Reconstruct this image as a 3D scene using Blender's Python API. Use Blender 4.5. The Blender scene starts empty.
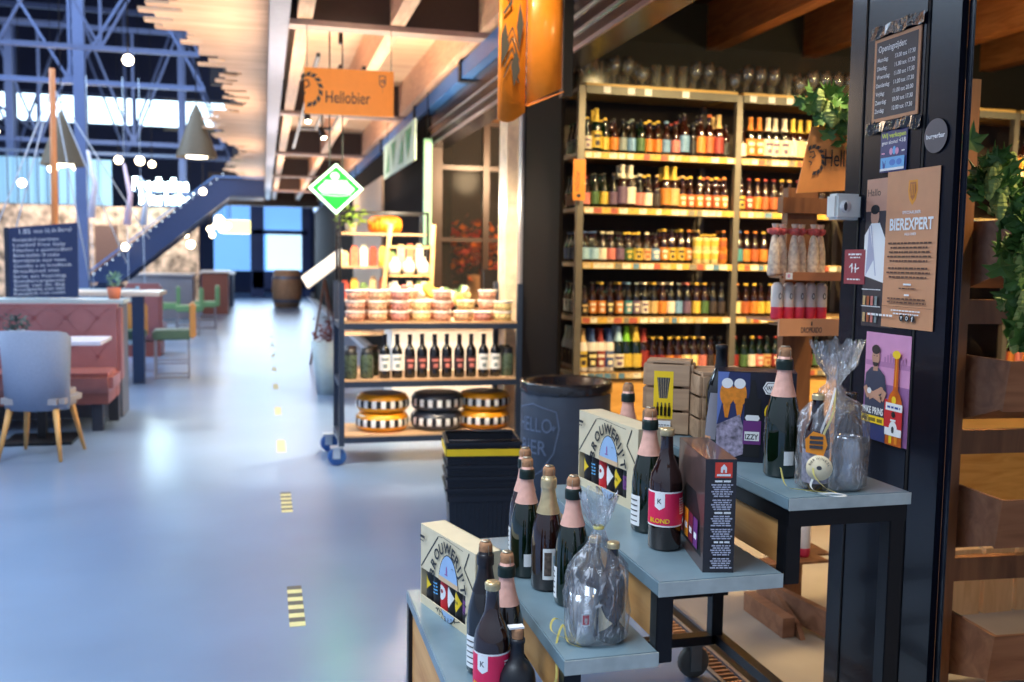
import bpy, bmesh, math, random
from mathutils import Vector, Matrix
R = random.Random(7)
PI = math.pi
SC = bpy.context.scene
COL = SC.collection

# ---------------------------------------------------------------- camera
cam_data = bpy.data.cameras.new('camera')
cam_data.sensor_width = 36.0
cam_data.lens = 950.0 / 1024.0 * 36.0
cam_data.clip_start = 0.05
cam_data.clip_end = 200
cam_data.dof.use_dof = True
cam_data.dof.focus_distance = 2.45
cam_data.dof.aperture_fstop = 3.0
cam = bpy.data.objects.new('camera', cam_data)
COL.objects.link(cam)
cam.matrix_world = Matrix(((0.96769469, 0.00655396, -0.25203974, 0.0),
                           (-0.25166838, 0.08524251, -0.96405225, 0.0),
                           (0.01516615, 0.99633868, 0.08413815, 1.4),
                           (0, 0, 0, 1)))
SC.camera = cam
SC.view_settings.view_transform = 'Standard'
SC.view_settings.look = 'None'
SC.view_settings.gamma = 1.0
SC.view_settings.exposure = 0.65
SC.view_settings.use_curve_mapping = False
SC.cycles.max_bounces = 7
SC.cycles.transparent_max_bounces = 14
SC.cycles.sample_clamp_indirect = 6.0
SC.cycles.caustics_reflective = False
SC.cycles.caustics_refractive = False
SC.cycles.use_denoising = True

# ---------------------------------------------------------------- world: soft daylight of the hall's glass roof
w = bpy.data.worlds.new('hall_daylight')
SC.world = w
w.use_nodes = True
wn = w.node_tree
bg = wn.nodes['Background']
tc = wn.nodes.new('ShaderNodeTexCoord')
gr = wn.nodes.new('ShaderNodeTexGradient')
mp = wn.nodes.new('ShaderNodeMapping')
mp.inputs['Rotation'].default_value = (0, PI / 2, 0)
cr = wn.nodes.new('ShaderNodeValToRGB')
cr.color_ramp.elements[0].color = (0.30, 0.36, 0.50, 1)
cr.color_ramp.elements[1].color = (0.62, 0.78, 1.0, 1)
wn.links.new(tc.outputs['Generated'], mp.inputs['Vector'])
wn.links.new(mp.outputs['Vector'], gr.inputs['Vector'])
wn.links.new(gr.outputs['Fac'], cr.inputs['Fac'])
wn.links.new(cr.outputs['Color'], bg.inputs['Color'])
bg.inputs['Strength'].default_value = 0.75


def light(name, kind, loc, energy, color, target=None, size=0.1, size_y=None, spot=None, blend=0.5, specf=1.0):
    d = bpy.data.lights.new(name, kind)
    d.energy = energy
    d.color = color
    if kind == 'AREA':
        d.size = size
        if size_y:
            d.shape = 'RECTANGLE'
            d.size_y = size_y
    elif kind in ('POINT', 'SPOT'):
        d.shadow_soft_size = size
    if kind == 'SPOT':
        d.spot_size = math.radians(spot or 60)
        d.spot_blend = blend
    d.specular_factor = specf
    o = bpy.data.objects.new(name, d)
    COL.objects.link(o)
    o.location = loc
    if target is not None:
        o.rotation_euler = (Vector(target) - Vector(loc)).to_track_quat('-Z', 'Y').to_euler()
    return o


WARM = (1.0, 0.73, 0.35)
WARMW = (1.0, 0.80, 0.55)
COOL = (0.60, 0.78, 1.0)
# skylights over the void of the hall
light('skylight', 'AREA', (-5.0, 14.0, 9.5), 2600, COOL, (-3.0, 13.0, 0), 7, 16)
light('skylight', 'AREA', (-3.0, 1.0, 7.5), 420, (0.72, 0.85, 1.0), (0.6, 3.0, 0.4), 4, 4)
light('gate_daylight', 'AREA', (0.2, 33.4, 2.2), 120, COOL, (0.2, 10, 0.8), 3.5, 2.4)
# beer shop ceiling spots
for x, y, tx, ty, tz, e in ((2.7, 4.3, 2.6, 6.1, 1.5, 130), (3.7, 4.3, 3.7, 6.1, 1.5, 130), (5.3, 4.3, 5.4, 6.1, 1.3, 110),
                            (4.6, 4.0, 4.6, 6.1, 1.5, 60)):
    light('shop_spot', 'SPOT', (x, y, 2.9), e * 1.65, WARM, (tx, ty, tz - .25), 0.05, spot=78, blend=0.7, specf=0.3)
light('shop_spot', 'SPOT', (2.5, 3.4, 2.9), 300, WARM, (2.35, 4.35, 0), 0.05, spot=36, blend=0.2, specf=.3)
light('shop_spot', 'SPOT', (1.86, 2.75, 2.5), 26, WARMW, (1.93, 3.1, 1.35), 0.05, spot=60, blend=0.6)  # extra spot added to brighten the sweets rack
light('shop_spot', 'SPOT', (2.1, 2.9, 2.85), 150, WARM, (1.98, 2.4, 0), 0.04, spot=25, blend=0.2, specf=.3)
light('shop_lamp', 'POINT', (4.2, 3.6, 2.55), 28, WARM, size=0.12)
light('shop_spot', 'SPOT', (2.7, 1.8, 2.9), 70, WARM, (2.45, 2.6, .9), 0.05, spot=50, blend=.5)  # added only to lift the timber bin rack and its bins
light('shop_lamp', 'POINT', (2.9, 1.6, 2.5), 16, WARM, size=0.12)
# cheese shop
light('cheese_lamp', 'SPOT', (1.3, 7.62, 2.9), 420, WARMW, (1.35, 8.2, 0), 0.05, spot=115, blend=.6, specf=.3)
light('rack_fill', 'POINT', (1.25, 8.35, 1.9), 22, WARMW, size=.03, specf=0.0)  # unseen fill light added to brighten the ladder rack and its bags
light('cheese_lamp', 'POINT', (2.5, 8.6, 2.4), 220, (1.0, 0.72, 0.42), size=0.15, specf=0.0)
light('aisle_spot', 'SPOT', (.6, 5.0, 3.05), 60, WARMW, (.62, 7.28, 2.6), 0.05, spot=32)  # unseen spot above the view, added to brighten the hanging board
light('screen_fill', 'POINT', (-4.0, 22.8, 3.2), 170, (1.0, .86, .7), size=.3)  # unseen fill added to brighten the log screen
light('cheese_lamp', 'SPOT', (1.0, 5.3, 3.0), 330, WARMW, (1.1, 6.7, 0.8), 0.06, spot=64)
# aisle spots: on the hanging banner, the sign and the rack
light('aisle_spot', 'SPOT', (0.9, 3.6, 3.05), 70, WARM, (1.3, 4.6, 2.3), 0.05, spot=45)
light('aisle_spot', 'SPOT', (0.2, 2.2, 3.2), 40, (1.0, 0.9, 0.78), (1.0, 2.3, 0.8), 0.08, spot=60, blend=0.8)
for y in (8.5, 13, 18, 24):
    light('aisle_bounce_fill', 'AREA', (0.6, y, 1.9), 55, (1.0, 0.78, 0.60), (0.3, y, 3.3), 1.0, 1.5)  # unseen upward panels added to stand in for bounce onto the ceiling
light('aisle_fill', 'POINT', (0.55, 5.2, 2.35), 22, (1.0, 0.74, 0.5), size=0.2)  # unseen point light added as warm fill in the aisle


# ---------------------------------------------------------------- materials
def lin(c):
    return tuple(((v / 12.92) if v <= 0.04045 else ((v + 0.055) / 1.055) ** 2.4) for v in c)


def C8(r, g, b):
    return lin((r / 255.0, g / 255.0, b / 255.0))


_M = {}


def plain(name, c, rough=0.5, metal=0.0, var=0.06, scale=20.0, bump=0.0, trans=0.0, coat=0.0, spec=0.5, emit=0.0, stretch=(1, 1, 1), sub=0.0):
    """procedural principled material with a slight noise variation"""
    if name in _M:
        return _M[name]
    m = bpy.data.materials.new(name)
    m.use_nodes = True
    nt = m.node_tree
    b = nt.nodes['Principled BSDF']
    t = nt.nodes.new('ShaderNodeTexCoord')
    mpn = nt.nodes.new('ShaderNodeMapping')
    mpn.inputs['Scale'].default_value = stretch
    nz = nt.nodes.new('ShaderNodeTexNoise')
    nz.inputs['Scale'].default_value = scale
    nz.inputs['Detail'].default_value = 3
    r = nt.nodes.new('ShaderNodeValToRGB')
    r.color_ramp.elements[0].position = 0.3
    r.color_ramp.elements[1].position = 0.7
    r.color_ramp.elements[0].color = tuple(max(0, v * (1 - var)) for v in c) + (1,)
    r.color_ramp.elements[1].color = tuple(min(1, v * (1 + var)) for v in c) + (1,)
    L = nt.links.new
    L(t.outputs['Object'], mpn.inputs['Vector'])
    L(mpn.outputs['Vector'], nz.inputs['Vector'])
    L(nz.outputs['Fac'], r.inputs['Fac'])
    L(r.outputs['Color'], b.inputs['Base Color'])
    b.inputs['Roughness'].default_value = rough
    b.inputs['Metallic'].default_value = metal
    b.inputs['Specular IOR Level'].default_value = spec
    b.inputs['Transmission Weight'].default_value = trans
    b.inputs['Coat Weight'].default_value = coat
    b.inputs['Subsurface Weight'].default_value = sub
    if emit:
        L(r.outputs['Color'], b.inputs['Emission Color'])
        b.inputs['Emission Strength'].default_value = emit
    if bump:
        bp = nt.nodes.new('ShaderNodeBump')
        bp.inputs['Strength'].default_value = bump
        bp.inputs['Distance'].default_value = 0.01
        L(nz.outputs['Fac'], bp.inputs['Height'])
        L(bp.outputs['Normal'], b.inputs['Normal'])
    _M[name] = m
    return m


def wood(name, c1, c2, rough=0.55, axis='y', scale=9.0, knots=True):
    if name in _M:
        return _M[name]
    m = bpy.data.materials.new(name)
    m.use_nodes = True
    nt = m.node_tree
    b = nt.nodes['Principled BSDF']
    t = nt.nodes.new('ShaderNodeTexCoord')
    mpn = nt.nodes.new('ShaderNodeMapping')
    s = {'x': (0.12, 1, 1), 'y': (1, 0.12, 1), 'z': (1, 1, 0.12)}[axis]
    mpn.inputs['Scale'].default_value = s
    nz = nt.nodes.new('ShaderNodeTexNoise')
    nz.inputs['Scale'].default_value = scale * 3
    nz.inputs['Detail'].default_value = 6
    nz.inputs['Distortion'].default_value = 1.2
    r = nt.nodes.new('ShaderNodeValToRGB')
    r.color_ramp.elements[0].position = 0.32
    r.color_ramp.elements[1].position = 0.68
    r.color_ramp.elements[0].color = c1 + (1,)
    r.color_ramp.elements[1].color = c2 + (1,)
    L = nt.links.new
    L(t.outputs['Object'], mpn.inputs['Vector'])
    L(mpn.outputs['Vector'], nz.inputs['Vector'])
    L(nz.outputs['Fac'], r.inputs['Fac'])
    L(r.outputs['Color'], b.inputs['Base Color'])
    b.inputs['Roughness'].default_value = rough
    bp = nt.nodes.new('ShaderNodeBump')
    bp.inputs['Strength'].default_value = 0.15
    bp.inputs['Distance'].default_value = 0.005
    L(nz.outputs['Fac'], bp.inputs['Height'])
    L(bp.outputs['Normal'], b.inputs['Normal'])
    _M[name] = m
    return m


def clear(name, tint, gloss=0.2, white=0.05, bump=0.0, scale=30.0, rim=0.5):
    """thin see-through film or thin glass: transparent + gloss + a little diffuse"""
    if name in _M:
        return _M[name]
    m = bpy.data.materials.new(name)
    m.use_nodes = True
    nt = m.node_tree
    nt.nodes.remove(nt.nodes['Principled BSDF'])
    out = [n for n in nt.nodes if n.type == 'OUTPUT_MATERIAL'][0]
    tr = nt.nodes.new('ShaderNodeBsdfTransparent')
    tr.inputs['Color'].default_value = tint + (1,)
    gl = nt.nodes.new('ShaderNodeBsdfGlossy')
    gl.inputs['Roughness'].default_value = 0.12
    df = nt.nodes.new('ShaderNodeBsdfDiffuse')
    df.inputs['Color'].default_value = (0.85, 0.87, 0.9, 1)
    lw = nt.nodes.new('ShaderNodeLayerWeight')
    lw.inputs['Blend'].default_value = 0.35
    ma = nt.nodes.new('ShaderNodeMath')
    ma.operation = 'MULTIPLY_ADD'
    ma.inputs[1].default_value = rim
    ma.inputs[2].default_value = gloss
    ma.use_clamp = True
    m1 = nt.nodes.new('ShaderNodeMixShader')
    m2 = nt.nodes.new('ShaderNodeMixShader')
    L = nt.links.new
    L(lw.outputs['Facing'], ma.inputs[0])
    L(ma.outputs[0], m1.inputs['Fac'])
    L(tr.outputs[0], m1.inputs[1])
    L(gl.outputs[0], m1.inputs[2])
    L(m1.outputs[0], m2.inputs[1])
    L(df.outputs[0], m2.inputs[2])
    m2.inputs['Fac'].default_value = white
    if bump:
        t = nt.nodes.new('ShaderNodeTexCoord')
        nz = nt.nodes.new('ShaderNodeTexNoise')
        nz.inputs['Scale'].default_value = scale
        nz.inputs['Detail'].default_value = 4
        nz.inputs['Distortion'].default_value = 2.0
        mpn = nt.nodes.new('ShaderNodeMapping')
        mpn.inputs['Scale'].default_value = (1, 1, 0.35)
        bp = nt.nodes.new('ShaderNodeBump')
        bp.inputs['Strength'].default_value = bump
        bp.inputs['Distance'].default_value = 0.02
        L(t.outputs['Object'], mpn.inputs['Vector'])
        L(mpn.outputs['Vector'], nz.inputs['Vector'])
        L(nz.outputs['Fac'], bp.inputs['Height'])
        L(bp.outputs['Normal'], gl.inputs['Normal'])
        L(bp.outputs['Normal'], lw.inputs['Normal'])
        rr = nt.nodes.new('ShaderNodeValToRGB')
        rr.color_ramp.elements[0].position = 0.55
        rr.color_ramp.elements[1].position = 0.72
        rr.color_ramp.elements[0].color = (white * .5,) * 3 + (1,)
        rr.color_ramp.elements[1].color = (min(1, white * 6),) * 3 + (1,)  # noise streaks of white imitate glints on crumpled film
        L(nz.outputs['Fac'], rr.inputs['Fac'])
        L(rr.outputs['Color'], m2.inputs['Fac'])
    L(m2.outputs[0], out.inputs['Surface'])
    _M[name] = m
    return m


def glow(name, c, s):
    return plain(name, c, rough=0.6, emit=s, var=0.03)


# ---------------------------------------------------------------- mesh helpers
class MB:
    def __init__(self):
        self.bm = bmesh.new()
        self.mats = []

    def mi(self, m):
        if m is None:
            return 0
        if m not in self.mats:
            self.mats.append(m)
        return self.mats.index(m)

    def faces(self, vs, fs, m=None, smooth=False):
        i = self.mi(m)
        bv = [self.bm.verts.new(v) for v in vs]
        for f in fs:
            try:
                fc = self.bm.faces.new([bv[k] for k in f])
                fc.material_index = i
                fc.smooth = smooth
            except ValueError:
                pass
        return bv

    def box(self, c, s, m=None, rot=None, bevel=0.0):
        x, y, z = s[0] / 2, s[1] / 2, s[2] / 2
        M = Matrix.Translation(c)
        if rot:
            M = M @ Matrix.Rotation(rot[2], 4, 'Z') @ Matrix.Rotation(rot[1], 4, 'Y') @ Matrix.Rotation(rot[0], 4, 'X')
        if bevel > 0:
            t = bmesh.new()
            bmesh.ops.create_cube(t, size=1.0)
            for v in t.verts:
                v.co = Vector((v.co.x * s[0], v.co.y * s[1], v.co.z * s[2]))
            bmesh.ops.bevel(t, geom=t.edges[:], offset=bevel, segments=2, affect='EDGES')
            i = self.mi(m)
            mp_ = {v: self.bm.verts.new(M @ v.co) for v in t.verts}
            for f in t.faces:
                nf = self.bm.faces.new([mp_[v] for v in f.verts])
                nf.material_index = i
            t.free()
            return self
        vs = [M @ Vector(p) for p in ((-x, -y, -z), (x, -y, -z), (x, y, -z), (-x, y, -z), (-x, -y, z), (x, -y, z), (x, y, z), (-x, y, z))]
        self.faces(vs, [(3, 2, 1, 0), (4, 5, 6, 7), (0, 1, 5, 4), (1, 2, 6, 5), (2, 3, 7, 6), (3, 0, 4, 7)], m)
        return self

    def b2(self, x0, x1, y0, y1, z0, z1, m=None, bevel=0.0):
        return self.box(((x0 + x1) / 2, (y0 + y1) / 2, (z0 + z1) / 2), (abs(x1 - x0), abs(y1 - y0), abs(z1 - z0)), m, bevel=bevel)

    def lathe(self, prof, n=16, m=None, c=(0, 0, 0), sx=1, sy=1, arc=None, smooth=True, jitter=None):
        """prof: list of (r, z) bottom to top. arc=(a0,a1) radians for open patch"""
        i = self.mi(m)
        full = arc is None
        cols = n if full else n + 1
        rows = []
        for r, z in prof:
            if r < 1e-6:
                rows.append([self.bm.verts.new((c[0], c[1], c[2] + z))])
                continue
            row = []
            for k in range(cols):
                a = (2 * PI * k / n) if full else arc[0] + (arc[1] - arc[0]) * k / n
                rr = r if jitter is None else r * jitter(a, z)
                row.append(self.bm.verts.new((c[0] + rr * sx * math.cos(a), c[1] + rr * sy * math.sin(a), c[2] + z)))
            rows.append(row)
        for a, b in zip(rows, rows[1:]):
            for k in range(n):
                k2 = (k + 1) % cols if full else k + 1
                if len(a) == 1 and len(b) == 1:
                    continue
                if len(a) == 1:
                    f = (a[0], b[k2], b[k])
                elif len(b) == 1:
                    f = (a[k], a[k2], b[0])
                else:
                    f = (a[k], a[k2], b[k2], b[k])
                try:
                    fc = self.bm.faces.new(f)
                    fc.material_index = i
                    fc.smooth = smooth
                except ValueError:
                    pass
        return self

    def tube(self, pts, r, n=8, m=None, cap=True, r2=None):
        pts = [Vector(p) for p in pts]
        i = self.mi(m)
        rows = []
        prev = None
        for k, p in enumerate(pts):
            if k == 0:
                d = pts[1] - p
            elif k == len(pts) - 1:
                d = p - pts[-2]
            else:
                d = pts[k + 1] - pts[k - 1]
            d.normalize()
            if prev is None:
                u = d.orthogonal().normalized()
            else:
                u = (prev - d * prev.dot(d))
                u = u.normalized() if u.length > 1e-6 else d.orthogonal().normalized()
            prev = u
            v = d.cross(u)
            rad = r if r2 is None else r + (r2 - r) * k / (len(pts) - 1)
            rows.append([self.bm.verts.new(p + (u * math.cos(2 * PI * j / n) + v * math.sin(2 * PI * j / n)) * rad) for j in range(n)])
        for a, b in zip(rows, rows[1:]):
            for j in range(n):
                f = self.bm.faces.new((a[j], a[(j + 1) % n], b[(j + 1) % n], b[j]))
                f.material_index = i
                f.smooth = n > 4
        if cap:
            for row, rev in ((rows[0], True), (rows[-1], False)):
                f = self.bm.faces.new(row[::-1] if rev else row)
                f.material_index = i
        return self

    def bar(self, a, b, w, h=None, m=None):
        """square bar from a to b"""
        a, b = Vector(a), Vector(b)
        h = h or w
        d = (b - a)
        q = d.to_track_quat('X', 'Z').to_matrix().to_4x4()
        M = Matrix.Translation((a + b) / 2) @ q
        L = d.length / 2
        vs = [M @ Vector(p) for p in ((-L, -w / 2, -h / 2), (L, -w / 2, -h / 2), (L, w / 2, -h / 2), (-L, w / 2, -h / 2),
                                      (-L, -w / 2, h / 2), (L, -w / 2, h / 2), (L, w / 2, h / 2), (-L, w / 2, h / 2))]
        self.faces(vs, [(3, 2, 1, 0), (4, 5, 6, 7), (0, 1, 5, 4), (1, 2, 6, 5), (2, 3, 7, 6), (3, 0, 4, 7)], m)
        return self

    def prism(self, pts, a, b, m=None, axis='x'):
        """polygon in the plane across `axis`, extruded a..b. pts are (y,z) for x, (x,z) for y, (x,y) for z"""
        def P3(p, t):
            return {'x': (t, p[0], p[1]), 'y': (p[0], t, p[1]), 'z': (p[0], p[1], t)}[axis]
        n = len(pts)
        vs = [P3(p, a) for p in pts] + [P3(p, b) for p in pts]
        fs = [tuple(range(n))[::-1], tuple(range(n, 2 * n))] + [(k, (k + 1) % n, n + (k + 1) % n, n + k) for k in range(n)]
        self.faces(vs, fs, m)
        return self

    def build(self, name, m=None, parent=None, loc=None, rot=None, recalc=True):
        me = bpy.data.meshes.new(name)
        if recalc:
            bmesh.ops.recalc_face_normals(self.bm, faces=self.bm.faces[:])
        self.bm.to_mesh(me)
        self.bm.free()
        if m is not None and m not in self.mats:
            self.mats.insert(0, m) if not self.mats else self.mats.append(m)
        for k in self.mats:
            me.materials.append(k)
        o = bpy.data.objects.new(name, me)
        COL.objects.link(o)
        if parent:
            o.parent = parent
        if loc:
            o.location = loc
        if rot:
            o.rotation_euler = rot
        return o


def thing(name, label, cat, loc=(0, 0, 0), rz=0.0, group=None):
    o = bpy.data.objects.new(name, None)
    o.empty_display_size = 0.05
    COL.objects.link(o)
    o.location = loc
    o.rotation_euler = (0, 0, rz)
    o['label'] = label
    o['category'] = cat
    if group:
        o['group'] = group
    return o


def tag(o, label, cat, group=None):
    o['label'] = label
    o['category'] = cat
    if group:
        o['group'] = group
    return o


def struct(o):
    o['kind'] = 'structure'
    return o


def dup(root, loc, rz=0.0, label=None, group=None):
    r = root.copy()
    COL.objects.link(r)
    r.location = loc
    r.rotation_euler = (0, 0, rz)
    if label:
        r['label'] = label
    if group:
        r['group'] = group
    for ch in list(root.children):
        c = ch.copy()
        COL.objects.link(c)
        c.parent = r
        for g in list(ch.children):
            d = g.copy()
            COL.objects.link(d)
            d.parent = c
    return r


_T = {}


def glyphs(s, bold=0.0):
    """flat text as (verts, faces), size 1, from the built-in font"""
    key = (s, bold)
    if key in _T:
        return _T[key]
    cu = bpy.data.curves.new('t', 'FONT')
    cu.body = s
    cu.size = 1.0
    cu.offset = bold
    cu.resolution_u = 3
    cu.fill_mode = 'FRONT'
    to = bpy.data.objects.new('t', cu)
    me = bpy.data.meshes.new_from_object(to)
    vs = [(v.co.x, v.co.y) for v in me.vertices]
    fs = [tuple(p.vertices) for p in me.polygons]
    bpy.data.objects.remove(to)
    bpy.data.curves.remove(cu)
    bpy.data.meshes.remove(me)
    _T[key] = (vs, fs)
    return _T[key]


class Panel:
    """printed face in the XZ plane looking to -Y; every shape is a layer 0.25 mm in front of the last"""
    def __init__(self, y0=0.0, step=0.00025):
        self.mb = MB()
        self.y = y0
        self.step = step

    def _y(self):
        self.y -= self.step
        return self.y

    def poly(self, pts, m):
        y = self._y()
        self.mb.faces([(p[0], y, p[1]) for p in pts], [tuple(range(len(pts)))], m)
        return self

    def rect(self, x0, x1, z0, z1, m):
        return self.poly([(x0, z0), (x1, z0), (x1, z1), (x0, z1)], m)

    def ell(self, x, z, rx, rz, m, n=20, a0=0, a1=2 * PI):
        k = n if abs(a1 - a0 - 2 * PI) < 1e-6 else n + 1
        return self.poly([(x + rx * math.cos(a0 + (a1 - a0) * i / n), z + rz * math.sin(a0 + (a1 - a0) * i / n)) for i in range(k)], m)

    def line(self, pts, w, m):
        y = self._y()
        for a, b in zip(pts, pts[1:]):
            dx, dz = b[0] - a[0], b[1] - a[1]
            L = math.hypot(dx, dz) or 1
            nx, nz = -dz / L * w / 2, dx / L * w / 2
            self.mb.faces([(a[0] - nx, y, a[1] - nz), (b[0] - nx, y, b[1] - nz), (b[0] + nx, y, b[1] + nz), (a[0] + nx, y, a[1] + nz)], [(0, 1, 2, 3)], m)
        return self

    def text(self, s, x, z, size, m, align='l', bold=0.0, sx=1.0, rot=0.0, width=None):
        vs, fs = glyphs(s, bold)
        if not vs:
            return self
        xs = [v[0] for v in vs]
        x0, x1 = min(xs), max(xs)
        if width:
            sx = width / ((x1 - x0) * size)
        off = {'l': x0, 'c': (x0 + x1) / 2, 'r': x1}[align]
        y = self._y()
        c, sn = math.cos(rot), math.sin(rot)
        pts = []
        for vx, vz in vs:
            a, b = (vx - off) * size * sx, vz * size
            pts.append((x + a * c - b * sn, y, z + a * sn + b * c))
        self.mb.faces(pts, fs, m)
        return self

    def arctext(self, s, cx, cz, r, size, m, a_start, a_end, bold=0.0, ry=None):
        """letters one by one round an arch, angles in degrees from +X, clockwise reading"""
        ry = ry or r
        wd = []
        for ch in s:
            vs, _ = glyphs(ch, bold) if ch != ' ' else ([], [])
            wd.append((max(v[0] for v in vs) - min(v[0] for v in vs) if vs else .2) + .12)
        tot = sum(wd) - wd[0] / 2 - wd[-1] / 2
        acc = -wd[0] / 2
        for i, ch in enumerate(s):
            acc += wd[i] / 2
            f = acc / tot
            acc += wd[i] / 2
            if ch == ' ':
                continue
            a = math.radians(a_start + (a_end - a_start) * f)
            self.text(ch, cx + r * math.cos(a), cz + ry * math.sin(a), size, m, 'c', bold, rot=a - PI / 2)
        return self

    def scribble(self, x0, x1, z, h, m, seed=1, words=5):
        """a line of small print"""
        rr = random.Random(seed)
        y = self._y()
        x = x0
        while x < x1 - h * 0.3:
            wl = min(rr.uniform(1.2, 3.2) * h, x1 - x)
            self.mb.faces([(x, y, z), (x + wl, y, z), (x + wl, y, z + h * 0.75), (x, y, z + h * 0.75)], [(0, 1, 2, 3)], m)
            x += wl + h * 0.5
        return self

    def bend(self, r, z0=None):
        """wrap the print round a vertical cylinder of radius r centred on the origin"""
        b_ = self.mb.bm
        xs = [v.co.x for v in b_.verts]
        n_ = int((max(xs) - min(xs)) / (r * .14)) + 1
        for k in range(1, n_):
            bmesh.ops.bisect_plane(b_, geom=b_.verts[:] + b_.edges[:] + b_.faces[:], plane_co=(min(xs) + (max(xs) - min(xs)) * k / n_, 0, 0), plane_no=(1, 0, 0))
        for v in self.mb.bm.verts:
            a = v.co.x / r
            rr = r - v.co.y
            v.co = Vector((rr * math.sin(a), -rr * math.cos(a), v.co.z))
        return self

    def build(self, name, parent=None, loc=None, rot=None):
        return self.mb.build(name, None, parent, loc, rot, recalc=False)

# ---------------------------------------------------------------- shared materials
black_metal = plain('black_metal', C8(22, 23, 28), 0.35, 0.4, 0.1)
black_paint = plain('black_paint', C8(12, 14, 26), 0.25, 0.0, 0.1, coat=0.08, spec=0.35)
dark_grey = plain('dark_grey', C8(58, 58, 62), 0.5)
steel_blue = plain('steel_blue', C8(96, 112, 140), 0.45, 0.3)
pale_steel = plain('pale_steel', C8(150, 150, 158), 0.35, 0.6)
white_m = plain('white_print', C8(238, 238, 236), 0.5, var=0.02)
cream_m = plain('cream_print', C8(232, 214, 176), 0.5, var=0.03)
black_m = plain('black_print', C8(20, 19, 22), 0.5, var=0.02)
orange_m = plain('orange_print', C8(232, 138, 24), 0.5, var=0.03)
red_m = plain('red_print', C8(206, 38, 44), 0.5, var=0.03)
yellow_m = plain('yellow_print', C8(246, 206, 30), 0.5, var=0.03)
blue_m = plain('blue_print', C8(34, 70, 150), 0.5, var=0.03)
ltblue_m = plain('light_blue_print', C8(104, 178, 226), 0.5, var=0.03)
pink_m = plain('pink_print', C8(228, 160, 190), 0.5, var=0.03)
tan_m = plain('tan_board', C8(206, 146, 104), 0.55, var=0.04)
joist_w = wood('pale_joist_wood', C8(204, 158, 126), C8(230, 190, 156))
soffit_w = wood('soffit_boards_wood', C8(200, 158, 122), C8(232, 194, 158), axis='x', scale=3)
shop_w = wood('shop_joist_wood', C8(178, 104, 46), C8(214, 140, 72))
pine_w = wood('pine_riser_wood', C8(190, 128, 66), C8(220, 164, 98), axis='y', scale=5)
rack_w = wood('brown_rack_wood', C8(112, 70, 40), C8(150, 100, 60), axis='z', scale=5)
bin_w = wood('bin_board_wood', C8(116, 76, 52), C8(150, 106, 78), axis='x', scale=5)
crate_w = wood('weathered_crate_wood', C8(146, 116, 90), C8(192, 160, 128), axis='x', scale=6)
shelf_w = wood('shelf_board_wood', C8(176, 140, 104), C8(206, 172, 134), axis='x', scale=4)

# floor: polished bluish concrete in the hall
fm = plain('polished_concrete', C8(108, 132, 164), 0.30, var=0.10, scale=1.3, spec=0.6, coat=0.12)
fm.node_tree.nodes['Principled BSDF'].inputs['Coat Roughness'].default_value = 0.2
m = MB(); m.b2(-30, 1.47, -4, 42, -0.1, 0)
struct(m.build('floor', fm))
sf = plain('shop_concrete', C8(150, 140, 130), 0.5, var=0.12, scale=3)
m = MB(); m.b2(1.64, 9, -4, 42, -0.1, 0)
struct(m.build('floor', sf))
# sliding door floor track
tk = thing('floor_track', 'metal floor track with perforated grate in front of the shop', 'floor track', (0, 0, 0))
m = MB(); m.b2(1.47, 1.64, -4, 6, -0.1, -0.006); m.build('channel', black_metal, tk)
m = MB(); m.b2(1.475, 1.49, -4, 6, -0.006, 0.004); m.b2(1.555, 1.57, -4, 6, -0.006, 0.004); m.b2(1.62, 1.635, -4, 6, -0.006, 0.004)
m.build('edge_rail', pale_steel, tk)
m = MB()
y = 1.2
while y < 5.9:
    m.b2(1.495, 1.55, y, y + 0.012, -0.006, 0.001); y += 0.03
m.build('grate', plain('grate_wood', C8(170, 120, 84), 0.5), tk)

# ---- aisle ceiling
# steel beam along the aisle
m = MB(); m.b2(0.05, 0.19, 2.5, 34, 3.12, 3.16); m.b2(0.10, 0.14, 2.5, 34, 3.16, 3.42); m.b2(0.05, 0.19, 2.5, 34, 3.42, 3.46)
struct(m.build('ceiling_beam', plain('blue_grey_steel', C8(128, 134, 154), 0.5, 0.1)))
# board soffit with its ragged edge of boards
m = MB()
y = 2.6
kf = 0
while y < 34:
    kf += 1
    base = -0.52 - 0.22 * math.sin(y * 0.9) - (0.10 if y < 9 else 0)
    x0 = base + R.uniform(-0.20, 0.20)
    wd = 0.115
    m.b2(x0, 0.05, y, y + wd - 0.004, 3.40, 3.425)
    y += wd
struct(m.build('ceiling', soffit_w))
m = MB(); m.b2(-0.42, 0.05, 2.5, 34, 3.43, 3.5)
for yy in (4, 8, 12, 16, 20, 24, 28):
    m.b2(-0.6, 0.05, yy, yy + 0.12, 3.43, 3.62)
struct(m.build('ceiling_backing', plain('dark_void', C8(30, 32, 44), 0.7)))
# deck above the joists
m = MB(); m.b2(0.14, 1.9, -2, 34.5, 3.50, 3.56)
struct(m.build('ceiling', wood('deck_boards_wood', C8(232, 192, 148), C8(250, 220, 180), axis='x', scale=3)))
# cross beams
dark_beam = plain('dark_beam', C8(52, 36, 34), 0.6)
flange = plain('beam_flange', C8(176, 150, 140), 0.5)
CB = [2.75, 7.3, 11.8, 16.4, 21.0, 25.6, 30.2]
for yb in CB:
    m = MB(); m.b2(0.19, 1.80, yb, yb + 0.14, 3.14, 3.5, dark_beam); m.b2(0.19, 1.80, yb - 0.012, yb + 0.152, 3.10, 3.14, flange)
    struct(m.build('ceiling_beam'))
for i, xb in enumerate((0.30, 0.98, 1.66)):
    for a, b in zip([-2.0] + CB, CB + [34.4]):
        m = MB(); m.b2(xb - 0.055, xb + 0.055, (a + 0.152) if a > 0 else a, b - 0.012, 3.14, 3.5)
        struct(m.build('ceiling_beam', joist_w))

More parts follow.
